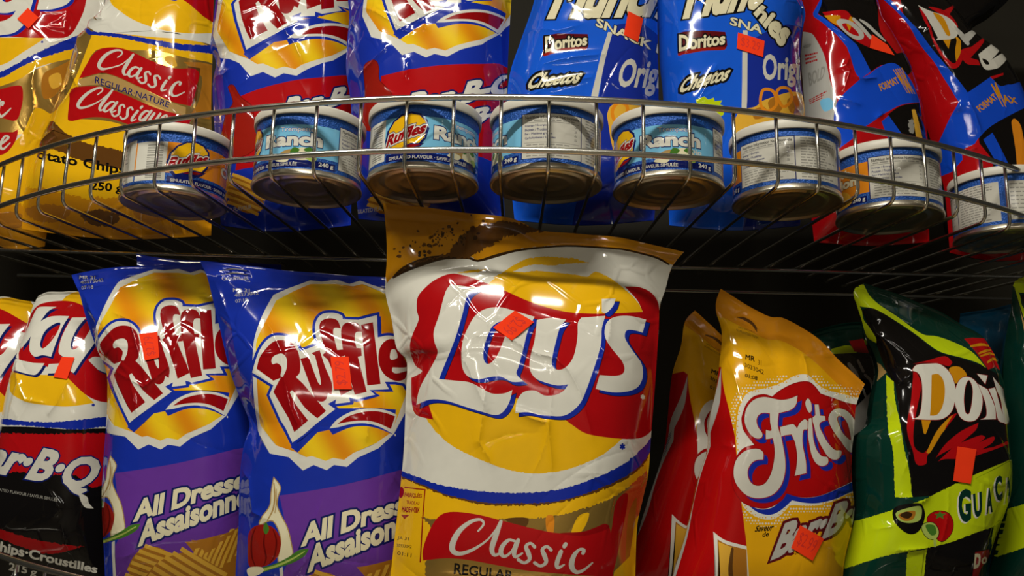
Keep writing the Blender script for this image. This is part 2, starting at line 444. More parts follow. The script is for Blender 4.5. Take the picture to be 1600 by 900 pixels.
    def inv(s, px):
        """pixel positions of the print -> bag (u,v)"""
        px = np.asarray(px, float); out = np.zeros((len(px), 2))
        for k in range(0, len(px), 400):
            p = px[k:k+400]; j = ((p[:, None, :]-s.gp[None])**2).sum(-1).argmin(1)
            u, v = s.gu[j].copy(), s.gv[j].copy()
            for it in range(12):
                f = proj(s.S0(u, v))-p; e = 1e-3
                a = (proj(s.S0(u+e, v))-proj(s.S0(u-e, v)))/(2*e); b = (proj(s.S0(u, v+e))-proj(s.S0(u, v-e)))/(2*e)
                det = a[:, 0]*b[:, 1]-a[:, 1]*b[:, 0]; det = np.where(np.abs(det) < 1e-3, 1e-3, det)
                du = (f[:, 0]*b[:, 1]-f[:, 1]*b[:, 0])/det; dv = (a[:, 0]*f[:, 1]-a[:, 1]*f[:, 0])/det
                u = np.clip(u-np.clip(du, -.03, .03), -.3, 1.3); v = np.clip(v-np.clip(dv, -.03, .03), -.3, 1.3)
            out[k:k+400, 0] = u; out[k:k+400, 1] = v
        return out
    def sticker(s, poly, marks):
        q = np.asarray(poly, float); U = s.inv(q)
        def Sk(u, v): return s.S0(u, v)+s.n*(s.disp(u, v)*0.8+1.1)[:, None]
        A = []
        if marks:
            quad = [q[0], q[1], q[2], q[3]]; c = q.mean(0); quad = [c+(p-c)*0.72 for p in quad]
            m = marks.split('|'); n = len(m)
            for i, t in enumerate(m):
                a, b = i/n+0.06, (i+1)/n-0.06
                sub = [quad[0]+(quad[3]-quad[0])*a, quad[1]+(quad[2]-quad[1])*a, quad[1]+(quad[2]-quad[1])*b, quad[0]+(quad[3]-quad[0])*b]
                A.append(('stickerink', [s.inv(l) for l in text(t, sub)]))
        st = panel('price_sticker', s.e, Sk, A, 'sticker', s.size, (U[:, 0].min(), U[:, 0].max(), U[:, 1].min(), U[:, 1].max()), 2.5, clip=U, orient_to=s.n)
        st['label'] = 'bright red price sticker'

# ================================================================ printed artwork (traced in photo pixels)
def letters(a, loops, face, edge=None, d=0, shadow=None, sh=(0, 0), sd=0):
    """several letter shapes with an optional outline and drop shadow"""
    if shadow:
        for ls in loops: a.add(shadow, *[l+np.array(sh) for l in (offset(ls, sd) if sd else ls)])
    if edge:
        for ls in loops: a.add(edge, *offset(ls, d))
    for ls in loops: a.add(face, *ls)
def hol(outer, *holes): return [orient(outer, 1)]+[orient(h, -1) for h in holes]
def words(a, s, quad, face, bold=0.03, shear=0.0, edge=None, d=0):
    t = text(s, quad, bold, shear)
    if edge: a.add(edge, *offset(t, d))
    a.add(face, *t)
def lines(a, q, n, m, seed, fill=0.55):
    """rows of small print too fine to read"""
    rng = np.random.default_rng(seed); TL, TR, BR, BL = q
    for i in range(n):
        v0 = (i+0.2)/n; v1 = (i+0.2+fill)/n; u = 0.03
        end = rng.uniform(0.6, 0.97)
        while u < end:
            w_ = rng.uniform(0.05, 0.16); b = min(u+w_, end)
            P = lambda uu, vv: (1-uu)*((1-vv)*TL+vv*BL)+uu*((1-vv)*TR+vv*BR)
            a.add(m, np.array([P(u, v0), P(b, v0), P(b, v1), P(u, v1)])); u = b+0.025
def brush(fr, txt, wd):
    P = fr.q(txt); return stroke(P, np.asarray(wd)/fr.k)

# script word used on both classic bags
def classic_strokes(fr, f=None, word='Classic'):
    S = []
    def B(t, w_):
        P = fr.q(t); ww = np.asarray(w_, float)/fr.k
        if f is not None: P = f(P); ww = ww*f.k
        S.append(stroke(P, ww, 4))
    B('442,702 466,672 452,652 412,660 362,698 332,750 330,788 360,802 410,788 455,762 486,738', (8, 10, 12, 16, 22, 26, 24, 18, 14, 10, 8))
    B('486,738 522,694 542,664', (7, 9, 14)); B('542,660 520,720 502,780 514,808 545,796', (15, 24, 22, 15, 8))
    B('606,748 576,742 548,770 542,800 560,814 590,790 606,752', (10, 14, 20, 20, 13, 10, 8)); B('618,742 600,795 606,816 636,800', (17, 20, 14, 8))
    for dx, dy in ((0, 0), (72, 14)):
        B('%g,%g %g,%g %g,%g %g,%g %g,%g %g,%g %g,%g' % (690+dx, 772+dy, 672+dx, 756+dy, 652+dx, 770+dy, 662+dx, 798+dy, 668+dx, 826+dy, 644+dx, 842+dy, 618+dx, 828+dy), (15, 12, 16, 21, 16, 13, 15))
    B('806,792 788,842 792,864 820,850', (18, 20, 15, 7)); B('826,760 820,770', (18, 18))
    if word == 'Classic':
        B('902,800 906,786 886,784 862,812 852,854 870,882 902,876 944,842', (15, 16, 12, 20, 24, 18, 12, 7))
    else:
        B('900,792 868,790 846,820 848,850 872,850 896,810', (10, 16, 20, 18, 12, 8)); B('912,784 888,850 868,920', (16, 20, 18))
        B('942,800 926,850 940,872 968,850 982,806', (18, 20, 14, 10, 10)); B('990,800 974,860 990,880', (18, 18, 10))
        B('1020,846 1050,824 1040,806 1018,824 1010,862 1030,884 1068,866', (8, 14, 12, 18, 22, 14, 8))
    return S
class AF:
    def __init__(s, src, dst):
        s.f = affine(src, dst); d = s.f(np.array([[0, 0], [1, 0], [0, 1.]])); a = d[1]-d[0]; b = d[2]-d[0]
        s.k = math.sqrt(abs(a[0]*b[1]-a[1]*b[0]))
    def __call__(s, L): return s.f(np.asarray(L, float))

# ---------------------------------------------------------------- big classic bag in the middle of the lower row
z = Fr(590, 300, 2.812); z2 = Fr(590, 580, 2.812)
cl = Art()
cl.add('gold', ragged(z.lp('-40,-60! 1420,-60! 1420,330! 1285,318! 1230,286 1150,266 1080,248 950,240 830,233 700,241 600,256 520,276 440,300 420,288 300,283 200,300 110,342 70,372 40,400!', 3), .35, 3))
cl.add('dkbrown', *stroke(z.q('70,378 120,342 210,305 300,288 400,290 440,303 520,280 600,260 700,246 830,237 960,243 1080,252 1160,270 1230,290 1280,318'), np.array([10, 30, 34, 18, 12, 10, 14, 10, 9, 8, 8, 9, 9, 9, 7])/2.812, 3))
cl.add('brown', ragged(z.lp('330,235! 370,190 450,150 560,128 640,142 730,172 600,186 520,220 440,268 390,290 300,286 200,304 90,362! 150,318 240,290 300,270', 3), 1.7, 5))
rng = np.random.default_rng(4)
for k in range(90):
    t = rng.uniform(); c = z.q('%g,%g' % (130+t*330+rng.normal(0, 34), 258-t*118+rng.normal(0, 30)))[0]; r = rng.uniform(.7, 3.6)
    an = np.linspace(0, 6.28, 7)[:-1]+rng.uniform(0, 1); cl.add('brown' if k % 3 else 'dkbrown', c+np.c_[np.cos(an)*rng.uniform(.6, 1.5), np.sin(an)]*r*rng.uniform(.6, 1.2, 6)[:, None])
cl.add('yellow', ragged(z.lp('510,382! 580,352 640,352 700,346 770,352 860,362 920,372 960,350 1040,390 1100,440 1140,480 1165,527! 1200,700 1150,1000 1072,1087! 1000,1147 900,1197 800,1227 680,1237 560,1217 430,1167 330,1117 260,1057 220,1007! 200,900 400,500', 4), .3, 6))
cl.add('yellow', ragged(z.lp('350,358! 400,345 480,340 440,352', 3), .3, 8)); cl.add('yellow', ragged(z.lp('505,378! 560,345 640,300 700,286 790,284 880,296 930,312! 860,312 770,322 690,318 630,335 570,360', 3), .5, 9))
cl.add('red', z.lp('320,360 385,368 450,390 540,425 640,470 720,500 820,525 900,533 1000,535 1100,530 1165,527! 1140,475 1085,415! 1150,418 1200,440 1230,480 1238,530 1232,650 1225,800 1215,950 1208,1035 1190,1062 1150,1082 1075,1085 950,1070 900,1054 850,1020 760,960 640,940 612,905 580,930 450,920 300,885 225,935! 245,1000! 180,985 157,960 148,900 148,815! 195,788 165,760 145,710 142,665 155,620 180,560 172,520 174,470 195,435 250,388'))
LAYS = [[z.lp('320,405! 437,422! 395,455 375,530 350,620 315,710 288,775 270,822! 330,828 400,836 450,860 500,885 555,885 592,870! 580,920 555,962 520,980 460,967 380,942 300,917 230,912 170,935! 178,885 195,840 240,760 264,705 250,660 247,610 270,540 298,440')],
        hol(z.lp('690,548! 660,610 640,690 620,765 610,800 642,832! 590,834 545,812 500,812 450,822 405,816 376,782 368,720 376,650 400,590 432,540 480,512 540,507 600,522'), z.lp('505,590 545,568 578,585 555,650 530,710 505,745 480,755 465,730 468,680 485,630')),
        [z.lp('700,562! 760,553 828,560! 800,600 783,660 768,725 768,765 795,782 830,768 862,720 878,640 880,575 895,552! 1000,545! 985,600 982,660 965,730 935,820 920,862 892,925 850,967 805,985 720,980 660,968 605,972! 612,920 640,880 690,872 730,893 775,893 815,875 838,845! 790,850 730,835 690,815 668,775 672,720 690,650')],
        [z.lp('985,470! 1045,468! 1035,500 1005,532 985,528!')],
        [z.lp('1180,560! 1110,545 1050,548 1010,570 997,610 1003,650 1030,690 1072,740 1085,775 1075,800 1040,808 975,805! 958,865! 1030,880 1100,876 1145,855 1165,810 1160,755 1130,710 1098,664 1086,635 1095,608 1130,608 1165,618!')]]
letters(cl, LAYS, 'white', shadow='ink', sh=(6.0, 5.5), sd=.9); letters(cl, LAYS, 'white', shadow='blue', sh=(6.0, 5.5))
bandt = '110,440 200,475 300,505 450,527 600,535 750,527 870,500 1000,450 1100,395 1180,320 1215,262'
cl.add('yellow', z2.lp('100,450! 200,490 300,520 450,550 600,558 750,550 870,525 1000,475 1100,422 1190,330! 1300,300! 1300,1500! 0,1500! 0,450!'))
cl.add('foil', ragged(z2.lp('190,640! 300,655 450,650 620,648 760,640 900,605 1050,545 1180,440! 1190,560 1110,700 1090,900 1090,1400! 200,1400! 210,840! 240,700', 3), .8, 12))
for k, (tx, m) in enumerate([('1050,570 1100,540 1080,680 1030,900 1000,900 1030,680', 'fritored'), ('880,640 930,625 900,700 850,720', 'yellow'), ('740,640 775,640 770,720 745,710', 'orange'), ('1100,640 1140,560 1110,800 1090,880', 'chipdark'), ('1040,880! 1130,790! 1130,1000 1030,1000', 'yellow'), ('560,650 660,645 640,690', 'brown')]):
    cl.add(m, z2.lp(tx))  # painted patches for the colours reflected in the foil
cl.add('brown', ragged(z2.lp('105,452 200,482 300,512 450,540 600,548 750,540 870,512 1000,465 1100,408 1180,335 1215,280! 1205,345! 1165,415 1100,468 1000,518 870,562 750,586 600,590 450,585 300,548 200,508 105,470!', 3), .9, 14))
cl.add('blue', ragged(z2.lp(bandt+'! 1210,330! 1165,402 1100,455 1000,505 870,552 750,576 600,580 450,575 300,540 200,500 105,462!', 3), .55, 15))
cl.add('red', z2.lp('200,832! 198,790 215,730 250,660 290,625 350,618 450,632 560,660 700,695 800,712 900,705 960,685 1000,670 1020,690 1027,740 1035,905! 900,897 760,887 640,874 520,852 400,830 300,822'))
cl.add('darkred', z2.lp('800,712 900,705 960,685 1000,670 1018,688 960,712 890,724'))
for st in classic_strokes(z2): cl.add('offwhite', *st)
words(cl, 'REGULAR', z2.q('338,842 598,878 596,915 334,892'), 'ink', .02)
words(cl, '*', z2.q('1155,100 1175,103 1175,127 1155,124'), 'white', .05); words(cl, '*', z2.q('1064,316 1088,316 1088,346 1064,346'), 'blue', .05)
cl.add('darkred', z2.lp('118,508! 210,518! 212,523! 118,513!')); cl.add('darkred', z2.lp('206,518! 211,518! 190,840! 184,840!'))
words(cl, 'FABRIQUÉES', z2.q('120,528 196,536 194,560 118,556'), 'darkred', .03); words(cl, 'TRADE AU', z2.q('128,568 184,574 183,588 127,584'), 'darkred', .02)
words(cl, 'MADE·WEEK', z2.q('108,594 186,600 184,622 106,620'), 'darkred', .04); cl.add('darkred', z2.lp('102,630! 140,632! 118,650!')); cl.add('darkred', z2.lp('92,520 106,508 116,524 112,548 98,556'))
words(cl, 'JA 31', z2.q('88,724 138,730 136,748 86,742'), 'ink', .01); words(cl, '30333042', z2.q('84,758 150,764 149,778 83,772'), 'ink', .01); words(cl, '01:11', z2.q('88,790 150,800 148,818 86,806'), 'ink', .01)
B5_ST = [(z.q('687,572 590,655 508,597 603,522'), '$2.99')]
B5_CR = [([(718, 470), (716, 520), (724, 560), (760, 640)], 2.4, 2.6), ([(745, 525), (800, 530), (870, 560), (905, 610), (925, 680)], 2.0, 2.4), ([(760, 600), (748, 690), (770, 725)], 2.0, 3), ([(800, 640), (855, 660), (862, 740)], 2.2, 3), ([(610, 470), (640, 560), (625, 640)], -4, 6), ([(960, 470), (950, 530), (930, 600)], 1.8, 4), ([(690, 330), (780, 350), (860, 362)], 2.5, 4), ([(600, 440), (660, 420), (760, 415)], 2.2, 5)]

# ---------------------------------------------------------------- ridged chips: shared logo, traced on the right-hand lower blue bag
zr = Fr(300, 400, 3.461); zl = Fr(340, 640, 3.4625); za4 = Fr(540, 0, 4.5); za3 = Fr(320, 0, 4.5)
RB = [(457, 690.5), (513.3, 674), (473.4, 733.9), (523.9, 639.2)]
to_a4 = AF(RB+[(612, 682)], [(616.7, 51), (681, 35), (629.5, 83.3), (695.6, 10), (776, 58)])
from_a4 = AF([(616.7, 51), (681, 35), (629.5, 83.3), (695.6, 10), (776, 58)], RB+[(612, 682)])
def ruffles_logo():
    a = Art()
    a.add('white', zr.lp('328,545! 335,460 360,370 400,280 440,210! 520,175! 640,130! 700,138! 780,128! 850,148! 910,133! 975,158! 1045,178! 1120,250 1190,380 1220,520 1200,740 1092,962! 1008,1040! 898,1090! 838,1140! 768,1130! 728,1158! 658,1130! 600,1160! 523,1088! 420,1068! 350,940! 345,880 330,700'))
    a.add('chipyellow', zr.lp('345,540 352,450 400,350 455,240! 540,195! 640,150! 780,150! 870,162! 920,150! 1040,200! 1130,300 1180,480 1170,700 1078,955! 998,1010! 873,1065! 823,1102! 763,1092! 723,1108! 648,1082! 618,1088! 568,1062! 456,1025! 388,940! 365,905 352,700'))
    wht = zr.lp('325,630! 345,560 370,500 410,450 460,430 520,438 560,470 585,515! 680,480! 665,400 675,345 710,312 770,308 810,322 815,342! 900,345! 1000,320! 1005,440! 1060,430 1110,440 1160,465 1220,465 1310,485 1310,560! 1320,640 1300,700 1240,740 1170,720 1150,690! 1100,680! 1042,680! 1065,720! 960,725! 990,750! 890,775! 850,765! 855,790! 775,800! 780,775! 735,800! 775,828! 673,906! 543,1009! 480,890! 418,752! 440,700!')
    a.add('ruffblue', from_a4(za4.lp('335,240! 690,40! 1130,95! 1072,240! 980,195 880,170 780,168 650,198! 632,165! 545,172! 380,278!')))
    a.add('ruffblue', *offset([wht], 4.2)); a.add('ruffblue', wht+np.array([6, 1.5]))
    a.add('white', wht)
    R = [hol(zr.lp('350,610! 365,550 400,500 440,465 490,455 540,470 570,510 585,570 583,630 562,655! 600,690! 725,838! 678,878! 610,820 545,728 530,738! 560,800 628,890! 553,952! 440,735! 480,660! 440,675!'), zr.lp('430,560 450,537 490,530 512,555 512,610 495,655! 480,650 487,605 462,580 436,585')),
         [zr.lp('585,555! 630,545! 680,680 697,695 690,640 665,540! 645,525! 690,508! 720,600 757,690 755,750! 735,740! 725,775 700,788 670,775 650,730 620,650')],
         [zr.lp('690,400 697,355 740,337 785,347 805,392! 770,390 764,420 785,508! 825,505! 825,540! 795,545! 872,720! 805,755! 770,650 735,562! 705,535! 722,520!')],
         [zr.lp('806,410 820,370 860,357 900,368 922,410! 887,413 880,450 890,498! 915,498! 918,540! 897,545! 945,735! 880,750! 850,640 828,545! 815,500!')],
         [zr.lp('915,372! 978,358! 1020,692! 948,700!')],
         hol(zr.lp('1008,560 1015,500 1045,460 1090,450 1150,490 1168,560! 1160,600 1085,602! 1082,622 1105,635 1165,620! 1150,665 1100,675 1050,650 1020,610'), zr.lp('1070,545 1078,508 1100,508 1112,548 1080,562')),
         [zr.lp('1190,520 1230,490 1290,500 1285,545! 1240,540 1245,570 1290,620 1290,680 1240,715 1185,690! 1200,650! 1240,660 1225,620 1195,580')]]
    for r in R: a.add('darkred', *r)
    a.add('white', from_a4(za4.lp('635,157! 700,110 800,75 900,65 1000,75 1080,100 1130,128! 1072,235! 980,180 880,152 780,148 700,156')))
    a.add('darkred', from_a4(za4.lp('695,137! 780,100 880,85 980,88 1060,110 1115,135! 1070,208! 980,160 890,137 790,132')))
    words(a, '·', from_a4(za4.q('1088,240 1098,240 1098,255 1088,255')), 'white')
    return a
def ridged_chip(a, fr, outline, d0, d1, n, base='chip', dark='chipdark'):
    a.add(dark, fr.lp(outline)); O = fr.lp(outline); c = O.mean(0)
    d0 = np.array(d0, float); d1 = np.array(d1, float)           # ridge direction, stacking direction (px)
    lo = ((O-c)@d1/(d1@d1)).min(); hi = ((O-c)@d1/(d1@d1)).max()
    for i in range(n):                                            # light crests clipped to the outline
        t0 = lo+(hi-lo)*(i+0.12)/n; t1 = lo+(hi-lo)*(i+0.72)/n
        s = (O-c)@d1/(d1@d1); r = (O-c)@d0/(d0@d0)
        k = (s > t0-(hi-lo)/n) & (s < t1+(hi-lo)/n)
        if k.sum() < 2: continue
        r0, r1 = r[k].min()*.93, r[k].max()*.93
        a.add(base, np.array([c+d0*r0+d1*t0, c+d0*r1+d1*t0, c+d0*r1+d1*t1, c+d0*r0+d1*t1]))
def dressed():
    a = Art()
    a.add('purple', zl.lp('335,465! 450,448 700,402 1010,322! 1300,240! 1300,1500! 370,1500! 355,880! 400,790!'))
    a.add('white', zl.lp('335,860! 352,850! 375,1500! 350,1500!'))
    a.plus(ruffles_logo())
    words(a, 'All Dressed', zl.q('452,622 1150,412 1162,512 455,745'), 'cream', .045, .02, 'navy', 3.2)
    words(a, 'Assaisonnées', zl.q('484,742 1205,470 1225,590 492,885'), 'cream', .045, .02, 'navy', 3.2)
    a.add('tan', *offset([zl.lp('305,372! 338,420 325,470 320,520 345,580 375,640 395,720 400,790 330,820 345,700 300,600 230,620 245,580 285,520 292,450')], 1.6))
    a.add('cream', zl.lp('305,372! 338,420 325,470 320,520 345,580 375,640 395,720 400,790 330,820 345,700 300,600 230,620 245,580 285,520 292,450'))
    a.add('tan', *brush(zl, '305,400 310,470 300,540 270,600', (6, 8, 8, 6))); a.add('tan', *brush(zl, '318,430 318,500 310,560', (4, 5, 4)))
    a.add('pepper', zl.lp('163,740 168,670 200,632 250,622 300,638 335,685 342,740 322,800 270,842 210,855 168,842'))
    for t in ('205,640 185,700 185,790 205,850', '255,660 250,730 262,800 250,845', '300,650 318,710 308,790 280,835'): a.add('pepperdk', *brush(zl, t, (5, 9, 9, 5)))
    a.add('green', zl.lp('250,625 262,610 272,625 278,650 262,675 248,655'))
    a.add('green', zl.lp('200,862! 300,838 380,800 440,760 495,752! 470,792 400,832 300,862 235,885!'))
    a.add('palegreen', *brush(zl, '230,872 320,845 400,810 470,768', (14, 12, 10, 5)))
    a.add('cream', zl.lp('158,870 180,852 235,852 250,870 225,892 175,905'))
    ridged_chip(a, zl, '752,852! 790,848 880,828 960,806 1060,790 1130,900 1100,1010 900,1010 800,905', (12, -30), (34, -6), 9)
    ridged_chip(a, zl, '430,1010! 470,930 540,880 640,900 720,980 740,1060 600,1100 480,1080', (30, 10), (-12, 28), 6)
    for k, t in enumerate(('155,80 225,70 298,82', '160,105 225,92 300,104')): a.add('grey', *stroke(zr.q(t), np.array([3, 6, 3])/3.461))
    words(a, 'CROUSTILLES', zr.q('160,116 300,112 306,128 166,132'), 'palegrey', .02)
    words(a, 'MR 31', zr.q('222,174 312,176 312,196 222,194'), 'palegrey', .02); words(a, '40373042', zr.q('228,204 356,190 360,208 232,222'), 'palegrey', .01); words(a, '07:18', zr.q('234,236 300,226 302,246 236,254'), 'palegrey', .01)
    return a
to_b3 = AF(RB+[(492, 498), (393.9, 582), (594.7, 600.8), (471.4, 856), (543.6, 830.6)], [(191.2, 667.4), (255.5, 641), (204.5, 709.3), (270.8, 605.6), (243, 491.7), (157, 541.7), (338.9, 570.8), (215, 819), (283, 791.6)])
DRESSED = dressed()
B3_art = DRESSED.mapped(to_b3)
z8 = Fr(130, 640, 3.463)
ridged_chip(B3_art, z8, '582,705! 640,708 740,690 850,630! 900,700 880,900 760,930 690,850 650,760', (10, -24), (30, -10), 9)
ridged_chip(B3_art, z8, '340,900! 400,830 480,790 560,772 640,800 740,860! 760,960 600,1040 420,1000', (24, 14), (-16, 26), 7)
z3 = Fr(100, 400, 3.6)
B3_ST = [(z3.q('458,590 425,440 528,428 538,572'), '$2.79')]
B4_ST = [(zr.q('768,722 750,545 848,545 866,722'), '$2.79')]
B4_CR = [([(417, 500), (440, 550), (455, 640), (470, 720)], 2.0, 2.4), ([(340, 560), (390, 650), (400, 700)], -6, 6), ([(375, 730), (390, 750), (395, 800), (415, 810)], 2.5, 3), ([(575, 640), (572, 690)], 2, 3), ([(330, 430), (360, 500), (380, 600)], 2, 4)]
B3_CR = [([(180, 490), (205, 500), (220, 560), (228, 605)], 2.2, 2.4), ([(175, 578), (225, 605), (262, 575), (282, 520)], 2.0, 2.2), ([(130, 460), (150, 500), (165, 560)], 2.2, 3), ([(205, 600), (215, 650)], 1.8, 2.5)]

def bbq_ruffles(f, fr, redtop, pep, textq):
    a = Art(); a.add('red', fr.lp(redtop)); a.plus(ruffles_logo().mapped(f))
    a.add('pepperdk', *offset([fr.lp(pep)], 1.0)); a.add('pepper', fr.lp(pep))
    for s_, q in textq: words(a, s_, fr.q(q), 'white', .05, .1, 'navy', 2.6)
    return a
A4_art = bbq_ruffles(to_a4, za4, '250,535! 400,500 600,465 850,450 1300,455! 1300,1150! 230,1170! 240,900', '130,480 160,440 215,435 232,480 235,560 290,620 330,680 340,900 120,900 140,700', [('Bar-B-Q', '430,660 1210,500 1210,660 450,850'), ('Bar-B-Q', '520,850 1240,690 1240,800 540,1010')])
to_a3 = AF(RB+[(612, 682)], [(383, 79), (447.8, 63), (393.3, 117.3), (466.7, 33.3), (545, 80)])
A3_art = bbq_ruffles(to_a3, za3, '240,680! 300,655 400,620 600,570 800,545 1100,520! 1100,1170! 215,1200! 240,1000 260,760', '165,610 200,600 230,650 260,690 330,745 340,800 350,1050 120,1100 150,800 200,720', [('Bar-B-Q', '560,690 1200,560 1200,700 560,860')])
ridged_chip(A3_art, za3, '150,1280! 240,1230 330,1300 420,1450 300,1500 180,1420', (20, 8), (-8, 20), 6)
ridged_chip(A4_art, za4, '150,1400! 300,1330 450,1300 600,1420 500,1500 240,1500', (20, 8), (-8, 20), 6)
for a_, f_ in ((A4_art, za4), (A3_art, za3)):
    words(a_, 'SIMULATED FLAVOUR', f_.q('40,1480 330,1440 330,1470 40,1510'), 'palegrey', .02)

# ---------------------------------------------------------------- barbecue bags, far left of the lower row
zb = Fr(0, 450, 3.911); zb2 = Fr(0, 650, 3.6)
bq = Art()
bq.add('yellow', zb.lp('370,85! 420,42 500,22 640,30! 760,200! 500,160')); bq.add('yellow', zb.lp('85,505! 250,530 330,530 420,545 480,610 575,702! 480,718 400,725 320,720 180,702 100,665 60,620'))
bq.add('red', zb.lp('118,400! 165,240 185,170 230,110 300,85 400,78 480,95 580,150 720,230! 800,300! 800,700! 680,700 600,690 520,650 430,565 380,520 250,470 118,440!'))
BL = [[zb.lp('225,130 260,115 345,115! 298,140 255,192 215,255 175,315 130,372! 135,330 165,250')], [zb.lp('100,432! 180,455 272,460! 240,510 205,532 70,500!')],
      hol(zb.lp('180,370 190,290 230,220 290,180 350,170 422,172! 380,240 340,340 312,420! 260,410 215,420 190,400'), zb.lp('245,340 270,270 320,225 368,212 350,270 300,340 260,370')),
      [zb.lp('358,385 370,320 400,250 440,182! 525,180! 470,250 435,330 440,375 480,360 530,290 565,225! 640,240! 600,300 570,350 510,430 450,520! 428,500 455,432! 400,425 365,405')], [zb.lp('298,465! 372,460! 350,515 278,522!')], [zb.lp('540,440! 580,420 640,440 665,520 600,500!')]]
letters(bq, BL, 'white', shadow='navy', sh=(3.2, 3.6))
bq.add('black', zb2.lp('-400,60! 150,60 450,75 900,40! 900,1600! -400,1600!'))
bq.add('red', ragged(zb2.lp('-400,95! 0,97 300,102 590,95! 800,90! 800,300! 570,388 500,400 430,335 350,330 200,335 100,312 0,330 -400,330!', 3), 1.0, 21))
bq.add('blue', ragged(zb2.lp('-400,10! 0,15 150,30 300,35 450,20 590,5 800,-20! 800,40! 590,58 450,75 300,68 150,55 20,50 -400,50!', 3), .5, 22))
words(bq, 'Bar·B·Q', zb2.q('-170,95 545,235 530,462 -185,330'), 'offwhite', .045, .16, 'navy', 2.2)
bq.add('offwhite', zb2.lp('440,430! 490,455 500,490 528,520! 480,515 455,480'))
words(bq, 'SIMULATED FLAVOUR / SAVEUR SIMULÉE', zb2.q('-60,392 330,460 328,482 -62,412'), 'grey', .01)
bq.add('darkred', ragged(zb2.lp('-300,600! 0,640 150,680 300,715 475,735! 380,762 250,772 100,730 0,690 -300,640!', 3), .9, 24))
words(bq, 'Chips·Croustilles', zb2.q('-60,688 552,842 542,900 -70,765'), 'offwhite', .035); words(bq, '215 g', zb2.q('52,822 210,862 202,912 48,880'), 'offwhite', .03)
words(bq, '*', zb.q('560,704 580,704 580,726 560,726'), 'blue', .05)
B2_ST = [(zb.q('382,422 460,425 415,558 330,545'), '')]
B2_CR = [([(38, 520), (30, 600), (12, 660)], 2.5, 3), ([(108, 590), (90, 630), (74, 650)], 1.8, 2.4), ([(76, 765), (95, 795), (85, 805)], 2.5, 2.5), ([(97, 820), (105, 850), (116, 875)], 2.2, 2.4), ([(30, 600), (40, 625), (72, 630)], 2, 3)]

